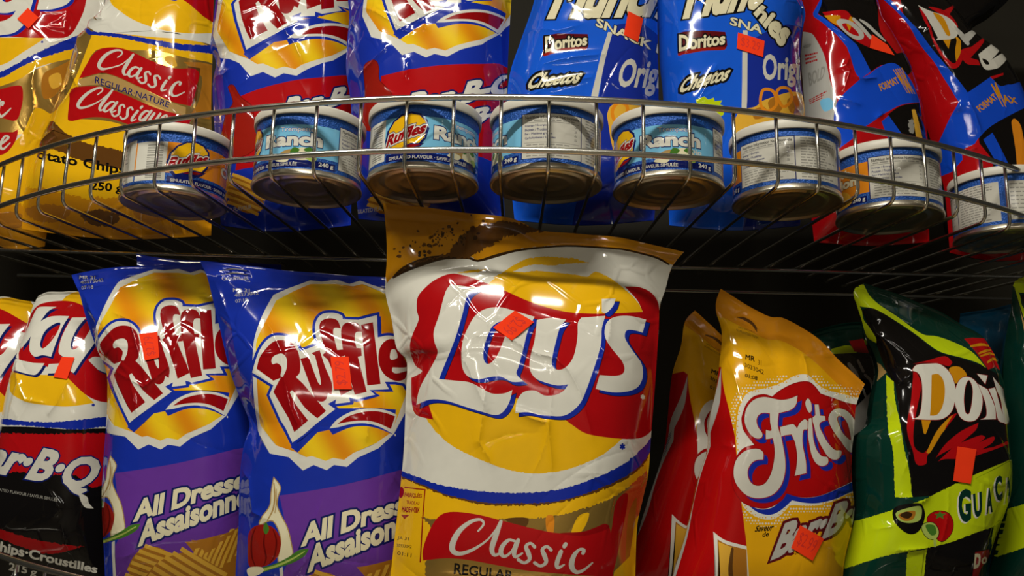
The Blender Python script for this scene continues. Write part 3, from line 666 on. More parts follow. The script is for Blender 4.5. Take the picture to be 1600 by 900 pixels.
# ---------------------------------------------------------------- corn chips
zf = Fr(1100, 440, 3.75); zf2 = Fr(1040, 660, 3.75)
def fritos(dots=True):
    a = Art()
    blob = zf2.lp('450,-5 450,-35 470,-95 515,-145 575,-160 625,-145! 675,-185 755,-225 825,-235 865,-215 905,-165! 975,-140 1055,-113 1160,-90! 1170,320! 1092,342 1000,385 900,425 800,435 705,410! 680,450 620,490 560,500 480,480 430,440 395,370 395,290 415,210 460,155 530,135! 490,85 460,40')
    zone = zf2.lp('400,40 420,-110 480,-190 580,-215 660,-240 760,-290 840,-290 920,-220 1000,-190 1180,-150! 1180,420! 1085,430 1000,470 900,500 820,505 740,500 700,540 640,580 560,580 480,540 430,470 405,250')
    if dots:
        a.add('white', *offset([zone], -4))
        hh = 4.6; rows = np.arange(588, 830, hh)
        P = np.array([(x+(0.5*hh if j % 2 else 0), y) for j, y in enumerate(rows) for x in np.arange(1132, 1345, hh)])
        Z1 = offset([zone], -7)[0]; Z2 = offset([zone], -1)[0]; Z3 = offset([zone], 4)[0]; Z4 = offset([zone], 9)[0]
        i1, i2, i3, i4 = [inside(P, [q]) for q in (Z1, Z2, Z3, Z4)]; an = np.arange(6)*math.pi/3; hx = np.c_[np.cos(an), np.sin(an)]
        for p in P[i2 & ~i1]: a.add('fritoyellow', p+hx*1.2)
        for p in P[i3 & ~i2]: a.add('white', p+hx*1.6)
        for p in P[i4 & ~i3]: a.add('white', p+hx*1.0)
    else: a.add('white', zone)
    a.add('fritored', zf2.lp('300,-340! 325,-325! 340,-205 375,-55 405,75 412,170 440,440 460,600 475,740 490,1500! -200,1500! -200,-300!'))
    a.add('white', zf2.lp('440,445! 480,480 640,530 740,455! 720,420 560,440')) if False else None
    a.add('white', zf2.lp('280,640! 350,690 474,725! 488,900! 492,1500 300,1500!')); a.add('chipdark', zf2.lp('305,685! 360,715 474,745! 482,1500 322,1500!')); a.add('chip', zf2.lp('310,700! 400,735! 385,900 380,1500! 330,1500!'))
    a.add('brown', *brush(zf2, '392,740 380,860 395,990', (16, 26, 30)))
    a.add('blue', zf2.lp('440,445! 480,480 560,510 640,490 705,412! 800,440 900,430 1000,390 1085,350 1180,300! 1180,380! 1085,408 1000,447 900,472 820,472 740,457! 700,495 650,530 600,542 540,527 490,490'))
    a.add('white', *stroke(zf2.q('700,408 800,437 900,427 1000,388 1090,346 1160,310'), np.array([6, 9, 9, 9, 9, 9])/3.75))
    a.add('darkred', *offset([blob], 1.6)); a.add('fritored', blob)
    zq = Fr(1140, 590, 4.2857)
    F = [[zq.lp('455,120! 445,180 410,215 360,230 325,238! 275,240 230,235 195,250 180,285 190,330 218,370 215,400 185,408 150,390 120,350 100,300 100,240 125,185 170,145 230,130 290,140 340,150 400,142')],
         [zq.lp('270,232! 328,232! 322,320 345,395! 362,480 373,560 370,640 345,720 300,775 240,802 170,806 110,785 60,735 32,680 28,610 45,550 90,500 150,478 200,480 226,505 225,548! 180,552 145,575 122,620 125,670 150,710 190,725 235,710 270,660 290,600 302,520 300,460 290,405! 244,412! 244,350! 280,354 272,300')],
         [zq.lp('338,332! 420,312 438,322 452,342! 468,308 500,280 522,290! 520,345 495,350 487,400 490,460 510,560 513,640! 436,658! 448,600 452,520 440,440 415,380! 345,395!')],
         [zq.lp('530,275! 548,270! 555,340 560,410 580,480 615,525 655,535 657,575 620,592 580,575 550,520 535,450 525,380')], [zq.lp('508,165 525,140 545,165 550,215 535,235 515,205')],
         [zq.lp('570,180! 596,180! 606,255! 638,258! 642,286! 608,300 602,330 625,380 660,440 705,485 746,490 740,530 705,550 660,530 620,470 585,400 565,320! 556,295! 556,268! 575,252!')],
         hol(zq.lp('662,280 680,230 720,208 770,215 815,250 855,330 860,430 825,497 790,485 740,420 690,350'), zq.lp('718,280 730,255 760,265 790,310 806,370 812,418 790,405 750,360')),
         [zq.lp('880,190 920,180 950,220 920,240 960,330 940,400 890,380 920,340 890,260')]]
    for s_ in F: a.add('darkred', *offset([l+np.array([7., 7.6]) for l in s_], 1.0))
    for s_ in F: a.add('blue', *[l+np.array([7., 7.6]) for l in s_])
    for s_ in F: a.add('darkred', *offset(s_, 1.4))
    for s_ in F: a.add('offwhite', *s_)
    words(a, 'Saveur', zf2.q('527,606 635,592 633,634 528,642'), 'ink', .03, .15); words(a, 'de', zf2.q('568,642 606,638 606,668 568,672'), 'ink', .03, .15)
    t = text('Bar·B·Q', np.array([(1219., 820), (1376, 760), (1366, 818), (1207, 884)]), .05, .1)
    a.add('maroon', *offset(t, 4.4)); a.add('palegrey', *t)
    words(a, 'MR', zf.q('243,425 300,438 298,470 241,456'), 'ink', .03); words(a, '31', zf.q('316,458 336,462 336,492 316,486'), 'ink', .0)
    words(a, '3033042', zf.q('237,476 350,518 350,546 237,500'), 'ink', .01); words(a, '01:08', zf.q('240,538 314,556 312,580 238,560'), 'ink', .02)
    a.add('brown', *brush(zf, '196,208 232,214 272,235 300,262 310,292', (6, 16, 18, 16, 6))); words(a, '100% FRAÎCHEUR', zf.q('202,258 300,288 300,302 202,272'), 'brown', .0); words(a, 'GUARANTEED FRESH', zf.q('190,274 316,322 316,338 190,288'), 'brown', .0)
    a.add('palegrey', zf2.lp('325,-320! 318,-120 262,60! 262,140! 205,310 165,470 125,680 40,960! 20,960! 108,680 150,470 188,310 225,150 240,0 290,-160'))
    lines(a, zf2.q('228,120 262,40 235,200 200,280'), 6, 'navy', 3)
    return a
FRITO = fritos()
B7_ST = [(zf2.q('785,602 925,682 858,812 732,735'), '$2.99')]
B7_CR = [([(1133, 500), (1137, 560), (1155, 620), (1166, 660)], 2.0, 2.5), ([(1123, 696), (1148, 700)], 2, 2.5), ([(1255, 530), (1262, 600)], 1.6, 4), ([(1240, 528), (1256, 535), (1268, 520)], 2.5, 3)]
to_b6 = AF([(1117, 479), (1114.7, 830.7), (1164, 555), (1148, 680)], [(1070, 503), (1050.7, 799.6), (1112, 571), (1088, 690)])

# ---------------------------------------------------------------- green tortilla chips
zg = Fr(1310, 430, 3.6); zg2 = Fr(1310, 650, 3.6)
gu = Art()
gu.add('black', zg.lp('130,195! 200,185 320,260 440,340 560,430 700,470 830,520 900,560! 950,830 1020,1020! 720,1170! 520,1240! 415,1250! 390,1000 355,850 320,610! 270,540 210,380!'))
gu.add('black', zg2.lp('480,740! 600,720 950,575! 960,740 930,1700 485,1700!'))
gu.add('lime', zg.lp('60,110! 85,60 140,50 172,110 225,162 330,232 470,330 560,345 680,390 760,440 830,522! 780,492 700,465 600,440 540,412 440,336 330,262 205,192 120,175 100,150'))
gu.add('lime', zg.lp('98,150! 130,250 160,345 212,382! 208,350 172,290 142,250 128,190'))
gu.add('lime', ragged(zg.lp('268,560! 312,600! 320,700 345,820 357,900 372,990 402,1120 412,1250! 318,1250! 308,1000 280,870 272,700', 3), .35, 31))
gu.add('lime', ragged(zg2.lp('60,600! 100,590 300,530 420,490 520,450! 640,390 800,315 1020,225! 1030,440! 905,600 760,660 600,720 400,760 250,790 0,872! 40,700', 3), .35, 32))
gu.add('lime', ragged(zg2.lp('385,765! 497,750! 482,900! 486,1700 360,1700!', 3), .35, 33))
gu.add('red', zg.lp('415,500! 500,480 600,455 642,490! 620,512 560,495 480,492')); gu.add('red', zg.lp('418,545! 442,552 467,620 445,740 425,850 425,960 470,1000 500,980 560,900 622,795! 665,782 560,915 500,1015 492,1062 440,1064 418,990 385,860 410,700'))
gu.add('gold', zg.lp('622,527 680,515 722,560 700,602 650,610!')); gu.add('gold', zg.lp('468,815! 522,812! 492,892 480,888')); gu.add('gold', zg.lp('494,998! 545,890 600,822 645,785! 560,925 512,1002'))
gu.add('red', zg2.lp('545,240! 600,160 690,85 788,38! 772,80 690,150! 800,108 825,122 790,150! 872,115 868,148 805,188! 952,140! 956,158 790,218 700,240 600,242 560,255! 640,180! 560,225'))
DG = [hol(zg.lp('413,537! 440,505 520,497 570,500 620,540 650,600 661,680 640,760 590,806 520,813 416,808! 455,790 472,700 470,600 450,552'), zg.lp('525,560! 560,555 590,590 600,660 585,740 555,785 515,790! 522,700')),
      hol(zg.lp('655,700 665,620 695,578 740,575 780,610 810,690 800,770 770,815 720,820 680,790'), zg.lp('705,700 715,620 735,590 755,640 750,720 735,780 715,770')),
      [zg.lp('785,612! 838,642! 880,740 886,810! 798,812! 832,792 826,715')], [zg.lp('845,640! 878,632! 905,720 942,832! 900,815 878,720')], [zg.lp('868,570! 905,618! 925,640! 955,838! 935,832 912,700 890,650!')], [zg.lp('780,555! 838,565! 826,612!')]]
gu.add('gold', DG[0][1] if area(DG[0][1]) > 0 else DG[0][1][::-1])
for d_ in DG: gu.add('darkred', *offset(d_, .8))
gu.add('gold', zg.lp('525,560! 560,555 590,590 600,660 585,740 555,785 515,790! 522,700'))
for d_ in DG: gu.add('white', *d_)
gu.add('red', zg.lp('705,358! 862,370! 908,535! 842,532!'))
for t, w_ in (('745,400 800,390 850,395', (12, 16, 10)), ('790,440 830,425 862,420', (10, 14, 8)), ('800,455 850,440 880,445', (8, 14, 10)), ('840,490 870,470 892,480', (10, 16, 10))): gu.add('gold', *brush(zg, t, w_))
for ch, q in (('G', '668,413 748,408 746,592 682,606'), ('U', '756,440 806,424 809,560 766,576'), ('A', '828,410 866,395 868,540 832,552'), ('C', '876,345 920,330 924,474 886,486'), ('A', '932,350 974,338 972,480 936,492')):
    t = text(ch, zg2.q(q), .05); gu.add('white', *[l+np.array([-2.0, 1.6]) for l in offset(t, .5)]); gu.add('dkgreen', *t)
gu.add('ink', zg2.lp('303,540 328,508 400,493 462,498 487,550 472,620 432,662 380,658 318,602')); gu.add('palegreen', zg2.lp('322,545 380,520 450,507 468,530 458,585 400,602 342,588')); gu.add('chipdark', zg2.lp('335,560 370,540 430,535 420,580 370,590')); gu.add('dkbrown', zg2.lp('345,560 380,538 415,552 390,578'))
gu.add('dkbrown', *offset([zg2.lp('500,590 520,550 570,535 620,550 645,600 635,660 590,705 555,690')], 1.0)); gu.add('fritored', zg2.lp('500,590 520,550 570,535 620,550 645,600 635,660 590,705 555,690')); gu.add('green', zg2.lp('572,535! 582,550! 605,548! 588,562! 592,580! 572,568! 548,578! 556,560! 540,550! 562,550!'))
gu.add('ink', *offset([zg2.lp('470,620 500,600 540,605 565,650 550,690 510,690 480,660')], 1.0)); gu.add('palegreen', zg2.lp('470,620 500,600 540,605 565,650 550,690 510,690 480,660')); gu.add('green', zg2.lp('490,615 540,615 552,660 520,670')); gu.add('palegreen', zg2.lp('535,690! 552,690! 550,735 538,735'))
gu.add('darkred', zg2.lp('770,765! 850,750! 845,800 800,860 770,960 745,960!')); words(gu, 'D', zg2.q('768,775 805,770 795,855 760,860'), 'cream', .05); words(gu, 'o', zg2.q('808,795 840,790 835,830 803,835'), 'cream', .03)
gu.add('tan', zg.lp('128,262! 150,345 190,430 250,520 272,545! 215,600! 195,560 150,400'))
B8_ST = [(zg2.q('640,365 665,172 772,188 740,382'), '')]
B8_CR = [([(1370, 520), (1376, 530), (1368, 560)], 3, 3), ([(1405, 600), (1425, 582)], 3, 3), ([(1412, 778), (1435, 786), (1452, 775)], 3, 3), ([(1339, 806), (1365, 827), (1395, 822)], 2.5, 3), ([(1400, 860), (1452, 857)], 3, 3)]
gu_b9 = gu.mapped(lambda L: L+np.array([248, -22]))

# ---------------------------------------------------------------- upper row: classic bags on the left
a2z = Fr(0, 0, 3.0); A2_art = Art()
A2_art.add('foil', a2z.lp('390,300! 500,330! 1040,300! 1040,560! 850,600 600,640 560,720! 200,620! 300,420'))
A2_art.add('yellow', a2z.lp('200,600! 330,420 380,300 430,165! 1040,220! 1040,300! 900,278 740,240 600,235 450,235 380,380 330,560! 420,560 520,570 640,600 820,600 880,640! 860,1200! 0,1200! 60,900'))
A2_art.add('chipdark', a2z.lp('860,290! 1010,295! 985,560! 890,545! 930,470 945,360')); A2_art.add('brown', a2z.lp('880,310! 940,320! 920,470! 900,500!')); A2_art.add('chip', a2z.lp('770,270 810,265 830,310 790,300'))
A2_art.add('brown', ragged(a2z.lp('150,700! 205,605 245,565 300,618 400,668 520,695 600,712 720,720! 720,860! 590,800 400,760 250,700', 3), .8, 41))
A2_art.add('white', a2z.lp('470,-700! 1040,-700! 1040,215! 870,185 700,172 560,157 425,150! 460,100 490,0'))
A2_art.add('yellow', a2z.lp('500,-300! 515,0 560,50 640,100 760,140 880,155 1000,155! 1000,-300!')); A2_art.add('red', a2z.lp('420,-330! 1100,-330! 1080,100! 980,95 860,0 700,-60 420,-90!'))
LA2 = AF([(650, 440), (1010, 440), (1010, 690), (640, 640)], [(160, -135), (330, -115), (325, 30), (172, -25)])
for d_ in LAYS: A2_art.add('blue', *[LA2(l+np.array([6., 5.5])) for l in d_])
for d_ in LAYS: A2_art.add('white', *[LA2(l) for l in d_])
A2_art.add('blue', ragged(a2z.lp('425,148! 560,158 700,182 850,206 1040,212! 1040,255! 850,236 700,206 560,176 415,162!', 3), .5, 42))
A2_art.add('red', a2z.lp('370,370! 400,310 450,240 520,222 600,235 720,290 820,320 900,320 932,340 925,400 895,497! 800,475 650,405 500,345 380,365!'))
A2_art.add('tan', a2z.lp('370,372! 500,348 650,408 800,478 872,503! 870,545! 780,520 640,455 500,400 368,405!'))
words(A2_art, 'REGULAR·NATURE', a2z.q('450,360 797,478 790,506 445,390'), 'navy', .01)
A2_art.add('red', a2z.lp('335,420! 400,405 490,410 600,450 740,510 900,550! 880,600! 640,597! 520,557 430,550 340,568! 318,560 325,480'))
zc = lambda x, y: tuple(z2.q('%g,%g' % (x, y))[0]); za_ = lambda x, y: tuple(a2z.q('%g,%g' % (x, y))[0])
for s_ in classic_strokes(z2, AF([zc(325, 780), zc(945, 840), zc(455, 652)], [za_(462, 305), za_(865, 430), za_(568, 238)])): A2_art.add('offwhite', *s_)
for s_ in classic_strokes(z2, AF([zc(325, 780), zc(820, 860), zc(455, 652)], [za_(365, 490), za_(635, 565), za_(478, 412)]), 'Classique'): A2_art.add('offwhite', *s_)
A2_art.add('gold', ragged(a2z.lp('-100,900! 150,880 300,905 420,930 600,925 760,950 1040,930! 1040,1400! -100,1400!', 3), 1.4, 46))
for k, t in enumerate(('120,980 220,955 330,985 280,1040 160,1030', '380,1000 470,985 560,1010 520,1060 420,1050', '620,990 720,975 800,1010 700,1050')): A2_art.add(('chipdark', 'brown', 'chipdark')[k], ragged(a2z.lp(t), .9, 60+k))
words(A2_art, 'Potato Chips·Croustilles', a2z.q('130,690 1000,850 990,910 130,750'), 'ink', .03); words(A2_art, '250 g', a2z.q('425,850 578,862 572,912 422,902'), 'ink', .03)
A2_CR = [([(166, 5), (160, 30), (140, 50), (125, 85), (105, 140), (92, 160)], 3.0, 3), ([(140, 130), (165, 112), (185, 105)], 2, 2.5), ([(110, 110), (122, 135), (100, 160)], 2.5, 2.5), ([(243, 75), (245, 100), (240, 130)], 1.6, 3), ([(60, 225), (85, 205), (90, 215), (75, 225)], 2.5, 3)]
a1z = Fr(0, 0, 2.8125); A1_art = Art()
A1_art.add('foil', a1z.lp('-400,380! 0,370 200,290 330,230! 420,300! 300,560! 60,600! -400,600!'))
A1_art.add('yellow', a1z.lp('-400,440! 0,340 100,290 220,240 400,180! 420,240! 200,285 60,360 -400,500!')); A1_art.add('yellow', a1z.lp('-400,620! 0,640 90,600 160,480 220,500! 400,400! 400,1200! -400,1200!'))
A1_art.add('chipdark', a1z.lp('190,330 260,290 320,270 290,350 240,420 190,430')); A1_art.add('chip', a1z.lp('215,340 260,320 270,370 230,390'))
A1_art.add('yellow', a1z.lp('-400,150! 0,165 60,165 190,165 185,175 100,230 0,288 -400,360!')); A1_art.add('red', a1z.lp('-400,-300! 420,-300! 380,0 350,90 300,160 200,166 60,162 -400,130!'))
LA1 = AF([(930, 608), (1004, 585), (905, 632), (805, 645), (840, 480)], [(55, 20), (112, -10), (42, 28), (-38, 62), (-18, -60)])
for d_ in LAYS: A1_art.add('blue', *[LA1(l+np.array([6., 5.5])) for l in d_])
for d_ in LAYS: A1_art.add('white', *[LA1(l) for l in d_])
A1_art.add('blue', ragged(a1z.lp('-400,470! 0,318 100,265 220,205 400,132! 400,178! 330,210 200,250 100,290 0,345 -400,500!', 3), .5, 44))
A1_art.add('red', a1z.lp('-400,470! 0,392 60,378 95,380 102,420 95,470 70,530 0,520 -400,560!')); A1_art.add('red', a1z.lp('-400,640! 0,582 60,580 78,570 72,610 40,660 0,682 -400,740!'))
for t, w_ in (('-60,500 -20,450 0,440', (16, 18, 10)), ('10,462 14,450 2,452 -8,490 4,512 24,500 48,476', (10, 12, 9, 14, 12, 9, 5)), ('10,630 38,604 20,600 0,640 14,654 44,628', (9, 10, 9, 14, 10, 5))): A1_art.add('offwhite', *brush(a1z, t, w_))
words(A1_art, '*', a1z.q('180,178 190,178 190,190 180,190'), 'blue', .05)
A1_art.add('gold', ragged(a1z.lp('-400,900! -100,890 100,900 400,870! 400,1300! -400,1300!', 3), 1.4, 47)); A1_art.add('chipdark', ragged(a1z.lp('-60,960 40,930 120,960 60,1010'), .9, 63))
A1_ST = [(a1z.q('125,37 173,80 128,128 78,85'), '')]
A1_CR = [([(58, 95), (52, 130), (55, 170), (40, 220)], 3, 3), ([(75, 40), (95, 30), (105, 20), (100, 45), (72, 42)], 2.2, 3)]

# ---------------------------------------------------------------- upper row: snack mix
zm = Fr(780, 0, 3.0)
def munch(p):
    a = Art()
    a.add('mundark', zm.lp(p['dark'])); a.add('offwhite', zm.lp(p['line']))
    for s_, q in p['title']:
        t_ = text(s_, zm.q(q), .05, .08); a.add('ink', *offset(t_, 2.6)); a.add('cream', *t_)
    words(a, p.get('sn', 'SNACK MIX'), zm.q(p['snack']), 'cream', .03, 0, 'ink', 1.0)
    a.add('maroon', zm.lp(p['dbox'])); t_ = text('Doritos', zm.q(p['dor']), .035); a.add('ink', *offset(t_, 2.2)); a.add('cream', *t_); a.add('pepper', zm.lp(p['dsw']))
    t_ = text('Cheetos', zm.q(p['chee']), .035, .15); a.add('ink', *offset(t_, 3.6)); a.add('cream', *t_)
    words(a, 'Original', zm.q(p['orig']), 'offwhite', .03, .05, 'mundark', 1.2)
    for t_, m in p['food']: a.add(m, zm.lp(t_))
    for t_, m, w_ in p['rings']: a.add(m, *stroke(zm.q(t_), np.full(len(zm.q(t_)), w_/3.0), 4, True))
    return a
A5_art = munch(dict(dark='532,120! 900,120! 900,1300! 300,1300! 470,440!', line='510,150! 532,150! 465,445! 380,900! 350,900! 432,445!',
    title=[('Munchies', '290,-160 1050,-120 1020,75 250,92')], snack='458,82 880,262 872,305 450,122', dbox='205,172! 415,160! 412,228 330,225 205,262!', dor='214,172 414,160 412,212 216,248', dsw='205,252 300,226 410,222 405,234 300,240 210,264',
    chee='148,345 392,322 384,390 138,418', orig='572,272 880,290 862,455 546,448', food=[('505,540! 520,500 560,480 620,478 700,500 740,560! 740,760 560,760', 'chip'), ('560,600 640,570 700,640 600,680', 'chipdark')], rings=[('530,520 560,480 600,500 590,560 545,570', 'orange', 16), ('620,560 660,520 710,540 700,600 640,620', 'orange', 16)]))
A6_art = munch(dict(dark='1165,200! 1440,120! 1500,1300! 1150,1300! 1160,500!', line='1142,142! 1165,142! 1160,505! 1170,900! 1145,900! 1136,505!',
    title=[('Munc', '900,-170 1300,-160 1235,42 872,92'), ('hies', '1225,20 1385,110 1330,236 1195,70')], sn='SNA', snack='1085,78 1240,118 1232,160 1080,116', dbox='835,160! 1060,150! 1062,228 960,225 838,262!', dor='840,166 1062,152 1058,208 842,246', dsw='838,252 940,226 1060,222 1055,234 950,240 842,264',
    chee='858,366 1084,306 1080,372 850,436', orig='1230,248 1500,280 1506,400 1240,415', food=[('1090,590! 1130,520 1200,500 1240,470 1400,430 1440,520 1440,800! 1100,800!', 'chip'), ('1260,480 1300,455 1330,500 1290,540', 'chipdark'), ('1350,470 1400,450 1425,510 1370,530', 'chipdark'), ('1190,520 1240,500 1260,540 1200,560', 'chipdark'), ('920,470! 960,455! 980,468! 1005,458! 1010,475! 1045,470! 1035,490! 1062,500! 1050,540! 1000,560! 930,500!', 'lime')],
    rings=[('1225,460 1240,420 1285,430 1300,490 1260,520 1230,500', 'orange', 14), ('1300,440 1320,412 1360,420 1370,470 1330,500', 'orange', 14)]))
A5_ST = [(zm.q('605,55 675,90 650,200 583,165'), '')]; A6_ST = [(zm.q('1118,155 1243,195 1235,270 1112,230'), '$3.29')]
A5_CR = [([(850, 100), (900, 90), (950, 85)], 2.2, 3), ([(830, 150), (880, 130), (930, 120)], 2.0, 3), ([(815, 60), (870, 50), (905, 40)], 2, 4)]
A6_CR = [([(1050, 20), (1070, 80), (1065, 110)], 2, 3), ([(1090, 160), (1120, 100)], 1.8, 3), ([(1180, 0), (1190, 20)], 2, 3)]

# ---------------------------------------------------------------- upper row: red tortilla chip bags on the right
z7 = Fr(1230, 0, 3.914); A7_art = Art()
A7_art.add('palegrey', z7.lp('40,150! 95,190 160,215 215,310 242,400 262,500 302,620 285,740! 290,1300! 40,1300!'))
for k, (q, m) in enumerate((('105,330 195,310 205,370 110,400', 'red'), ('130,610 245,550 250,590 135,640', 'red'))): lines(A7_art, z7.q(q), 3, m, 50+k)
words(A7_art, 'BOLD', z7.q('120,450 232,400 225,480 140,530'), 'grey', .03, .1); A7_art.add('grey', z7.lp('100,280 145,265 140,285 105,295'))
A7_art.add('skyblue', z7.lp('200,620 260,600 285,650 230,680'))
A7_art.add('black', z7.lp('180,75! 215,-260! 560,-260! 560,150 640,290 760,430! 700,480 600,395 510,440! 480,380 430,300 330,195 240,130'))
A7_art.add('dorblue', z7.lp('158,78! 200,0! 212,-260! 226,-260! 212,10 186,88! 300,172 425,275! 462,340 512,438! 440,490! 425,470 385,350 365,290! 300,215 230,162 165,105'))
A7_art.add('red', z7.lp('215,75! 350,62 400,110 440,170 520,220! 500,290! 420,250 330,180 250,130!')); A7_art.add('gold', z7.lp('222,100! 325,95! 330,170! 270,140!')); A7_art.add('gold', z7.lp('385,100! 410,110! 380,190! 362,150!'))
A7_art.hole('palegrey', z7.lp('300,140 330,115 400,135 460,190 468,230 430,245 370,215'), z7.lp('335,150 370,145 420,185 440,218 410,215 365,190'))
for t, w_ in (('405,115 450,160 510,230', (18, 22, 20)), ('445,120 490,150 560,215', (10, 20, 12)), ('500,160 550,205 600,250', (14, 18, 8))): A7_art.add('palegrey', *brush(z7, t, w_))
A7_art.add('dorblue', z7.lp('285,720! 300,640 340,580 440,490 500,455! 560,410 640,385 700,418 765,505 812,625! 700,640 600,692! 480,772 410,790 420,830 300,920! 285,1000!'))
A7_art.add('red', z7.lp('410,850! 480,780 545,740! 600,800! 640,1000! 420,1000!')); A7_art.add('dorblue', z7.lp('575,745! 640,690! 705,830! 760,1000! 680,1000!')); A7_art.add('black', z7.lp('615,700! 700,645 812,628! 850,860 860,1300! 760,1300 705,830!'))
A7_art.add('chip', z7.lp('762,670! 785,672 830,860 850,1000 810,1000 790,850')); A7_art.add('grey', ragged(z7.lp('745,740 770,730 780,800 755,810'), 1.5, 5))
words(A7_art, 'FORMAT', z7.q('556,515 664,470 690,508 574,560'), 'gold', .03); words(A7_art, 'MAX', z7.q('645,425 702,412 785,575 735,570'), 'gold', .05)
A7_ST = [(z7.q('515,212 612,280 652,342 500,296'), '')]
A7_CR = [([(1332, 120), (1350, 125), (1370, 122)], 3, 2.6), ([(1328, 85), (1320, 105), (1326, 110), (1318, 140)], 2.4, 2.4), ([(1315, 155), (1330, 160), (1345, 165)], 2.5, 3), ([(1368, 185), (1380, 178)], 3, 3), ([(1271, 20), (1290, 40), (1335, 72)], 2, 3)]
z9 = Fr(1360, 0, 4.0917); A8_art = Art()
A8_art.add('palegrey', z9.lp('-100,-200! -20,-200! 35,80 130,210 190,330 240,430 300,620! 180,600!'))
A8_art.add('black', z9.lp('120,-300! 700,-300! 700,0! 1100,400! 1100,1400! 690,1400! 690,880! 620,590! 560,520 400,330 210,90!'))
A8_art.add('dorblue', z9.lp('60,-200! 110,-200! 135,0! 210,90 330,230 450,380 560,510 622,592! 770,490! 830,550 900,540 1040,600! 1040,680! 975,695 780,800 690,885 640,960 520,1100! 330,1100! 440,900 500,770 562,652! 500,550 400,390 290,250 190,100 90,0!'))
A8_art.add('red', z9.lp('310,50! 345,80 400,230 470,350 520,400 545,400 570,330 600,310 655,298! 640,370! 690,385! 702,418! 620,410 590,380! 560,430 510,432 440,340 380,220')); A8_art.add('red', z9.lp('370,45 450,58 520,105 560,170 540,180 460,100'))
A8_art.add('gold', z9.lp('465,255! 515,250! 500,312!')); A8_art.add('gold', z9.lp('545,232 578,262 575,340 548,392! 542,330 552,260'))
A8_art.add('offwhite', z9.lp('303,33! 380,70 470,98 530,140 562,200 532,246 418,257! 430,240 400,190 360,110')); A8_art.add('gold', z9.lp('400,82 450,100 482,140 512,222 490,226 450,160'))
A8_art.add('palegrey', z9.lp('535,165 600,220 634,277 620,290 575,240')); A8_art.add('offwhite', z9.lp('690,345! 722,340 770,385 822,432! 800,440 740,446 710,410')); A8_art.add('ink', z9.lp('715,375 745,385 760,410 735,410'))
A8_art.add('red', z9.lp('765,490! 850,465! 850,480! 780,507!'))
words(A8_art, 'FORMAT', z9.q('672,685 785,595 820,630 702,720'), 'gold', .03); words(A8_art, 'M', z9.q('768,538 800,525 870,685 845,680'), 'gold', .06); words(A8_art, 'AX', z9.q('830,600 930,625 945,662 860,660'), 'gold', .04)
z4 = Fr(1200, 0, 3.0)
A8_art.add('red', z4.lp('905,705! 985,668! 1050,745! 1070,1000! 900,1000!')); A8_art.add('dorblue', z4.lp('1008,655! 1052,622! 1130,775! 1180,1000! 1090,1000! 1060,745!')); A8_art.add('orange', z4.lp('1142,575 1152,556 1170,566 1190,605 1215,790 1180,900 1160,700'))
A8_CR = [([(1402, 30), (1412, 40), (1425, 55)], 3, 3), ([(1512, 158), (1523, 185), (1532, 208)], 3, 3), ([(1440, 55), (1455, 42)], 2.5, 3), ([(1500, 160), (1495, 175)], 3, 4), ([(1502, 240), (1525, 232)], 3, 3)]

# ================================================================ the setting
def box(name, lo, hi, m, parent=None):
    V = [(x, y, z_) for x in (lo[0], hi[0]) for y in (lo[1], hi[1]) for z_ in (lo[2], hi[2])]
    F = [(0, 1, 3, 2), (4, 6, 7, 5), (0, 4, 5, 1), (2, 3, 7, 6), (0, 2, 6, 4), (1, 5, 7, 3)]
    return mesh_obj(name, V, F, m, parent, smooth=False, origin=((lo[0]+hi[0])/2, (lo[1]+hi[1])/2, lo[2]))
WALL = film('wall_paint', (30, 26, 13), 0.8, 0, 0.1, 8)
tag(box('wall_back', (-1500, 1180, -1300), (1500, 1220, 1400), WALL), kind='structure')
tag(box('floor', (-3200, -4200, -1340), (3200, 1180, -1300), film('floor_tile', (150, 140, 120), 0.5, 0, 0.02, 3)), kind='structure')
SHOP = film('shop_paint', (206, 200, 184), 0.7, 0, 0.05, 5)
tag(box('ceiling', (-3200, -4200, 1480), (3200, 1220, 1520), SHOP), kind='structure')
tag(box('wall_front', (-3200, -4240, -1300), (3200, -4200, 1480), SHOP), kind='structure')

# ---------------------------------------------------------------- chrome wire baskets
def sweep(path, r, ns=8):
    P = np.asarray(path, float); T = np.gradient(P, axis=0); T /= np.linalg.norm(T, axis=1)[:, None]
    up = np.array([0.0, 0.0, 1.0]); ref = np.where(np.abs(T@up)[:, None] > .9, np.array([1.0, 0, 0]), up)
    V = []; F = []
    a0 = None
    for i, (p, t) in enumerate(zip(P, T)):
        a = np.cross(t, ref[i]) if a0 is None else a0-t*(a0@t)
        a /= np.linalg.norm(a); a0 = a; b = np.cross(t, a)
        for k in range(ns):
            an = 2*math.pi*k/ns; V.append(p+r*(math.cos(an)*a+math.sin(an)*b))
    n = len(P)
    for i in range(n-1):
        for k in range(ns): F.append((i*ns+k, i*ns+(k+1) % ns, (i+1)*ns+(k+1) % ns, (i+1)*ns+k))
    F.append(tuple(range(ns-1, -1, -1))); F.append(tuple((n-1)*ns+k for k in range(ns)))
    return V, F
XC, YC, RR = 11.0, 1388.0, 729.0
def arc(ph, r): return np.stack([XC+r*np.sin(ph), YC-r*np.cos(ph)], -1)
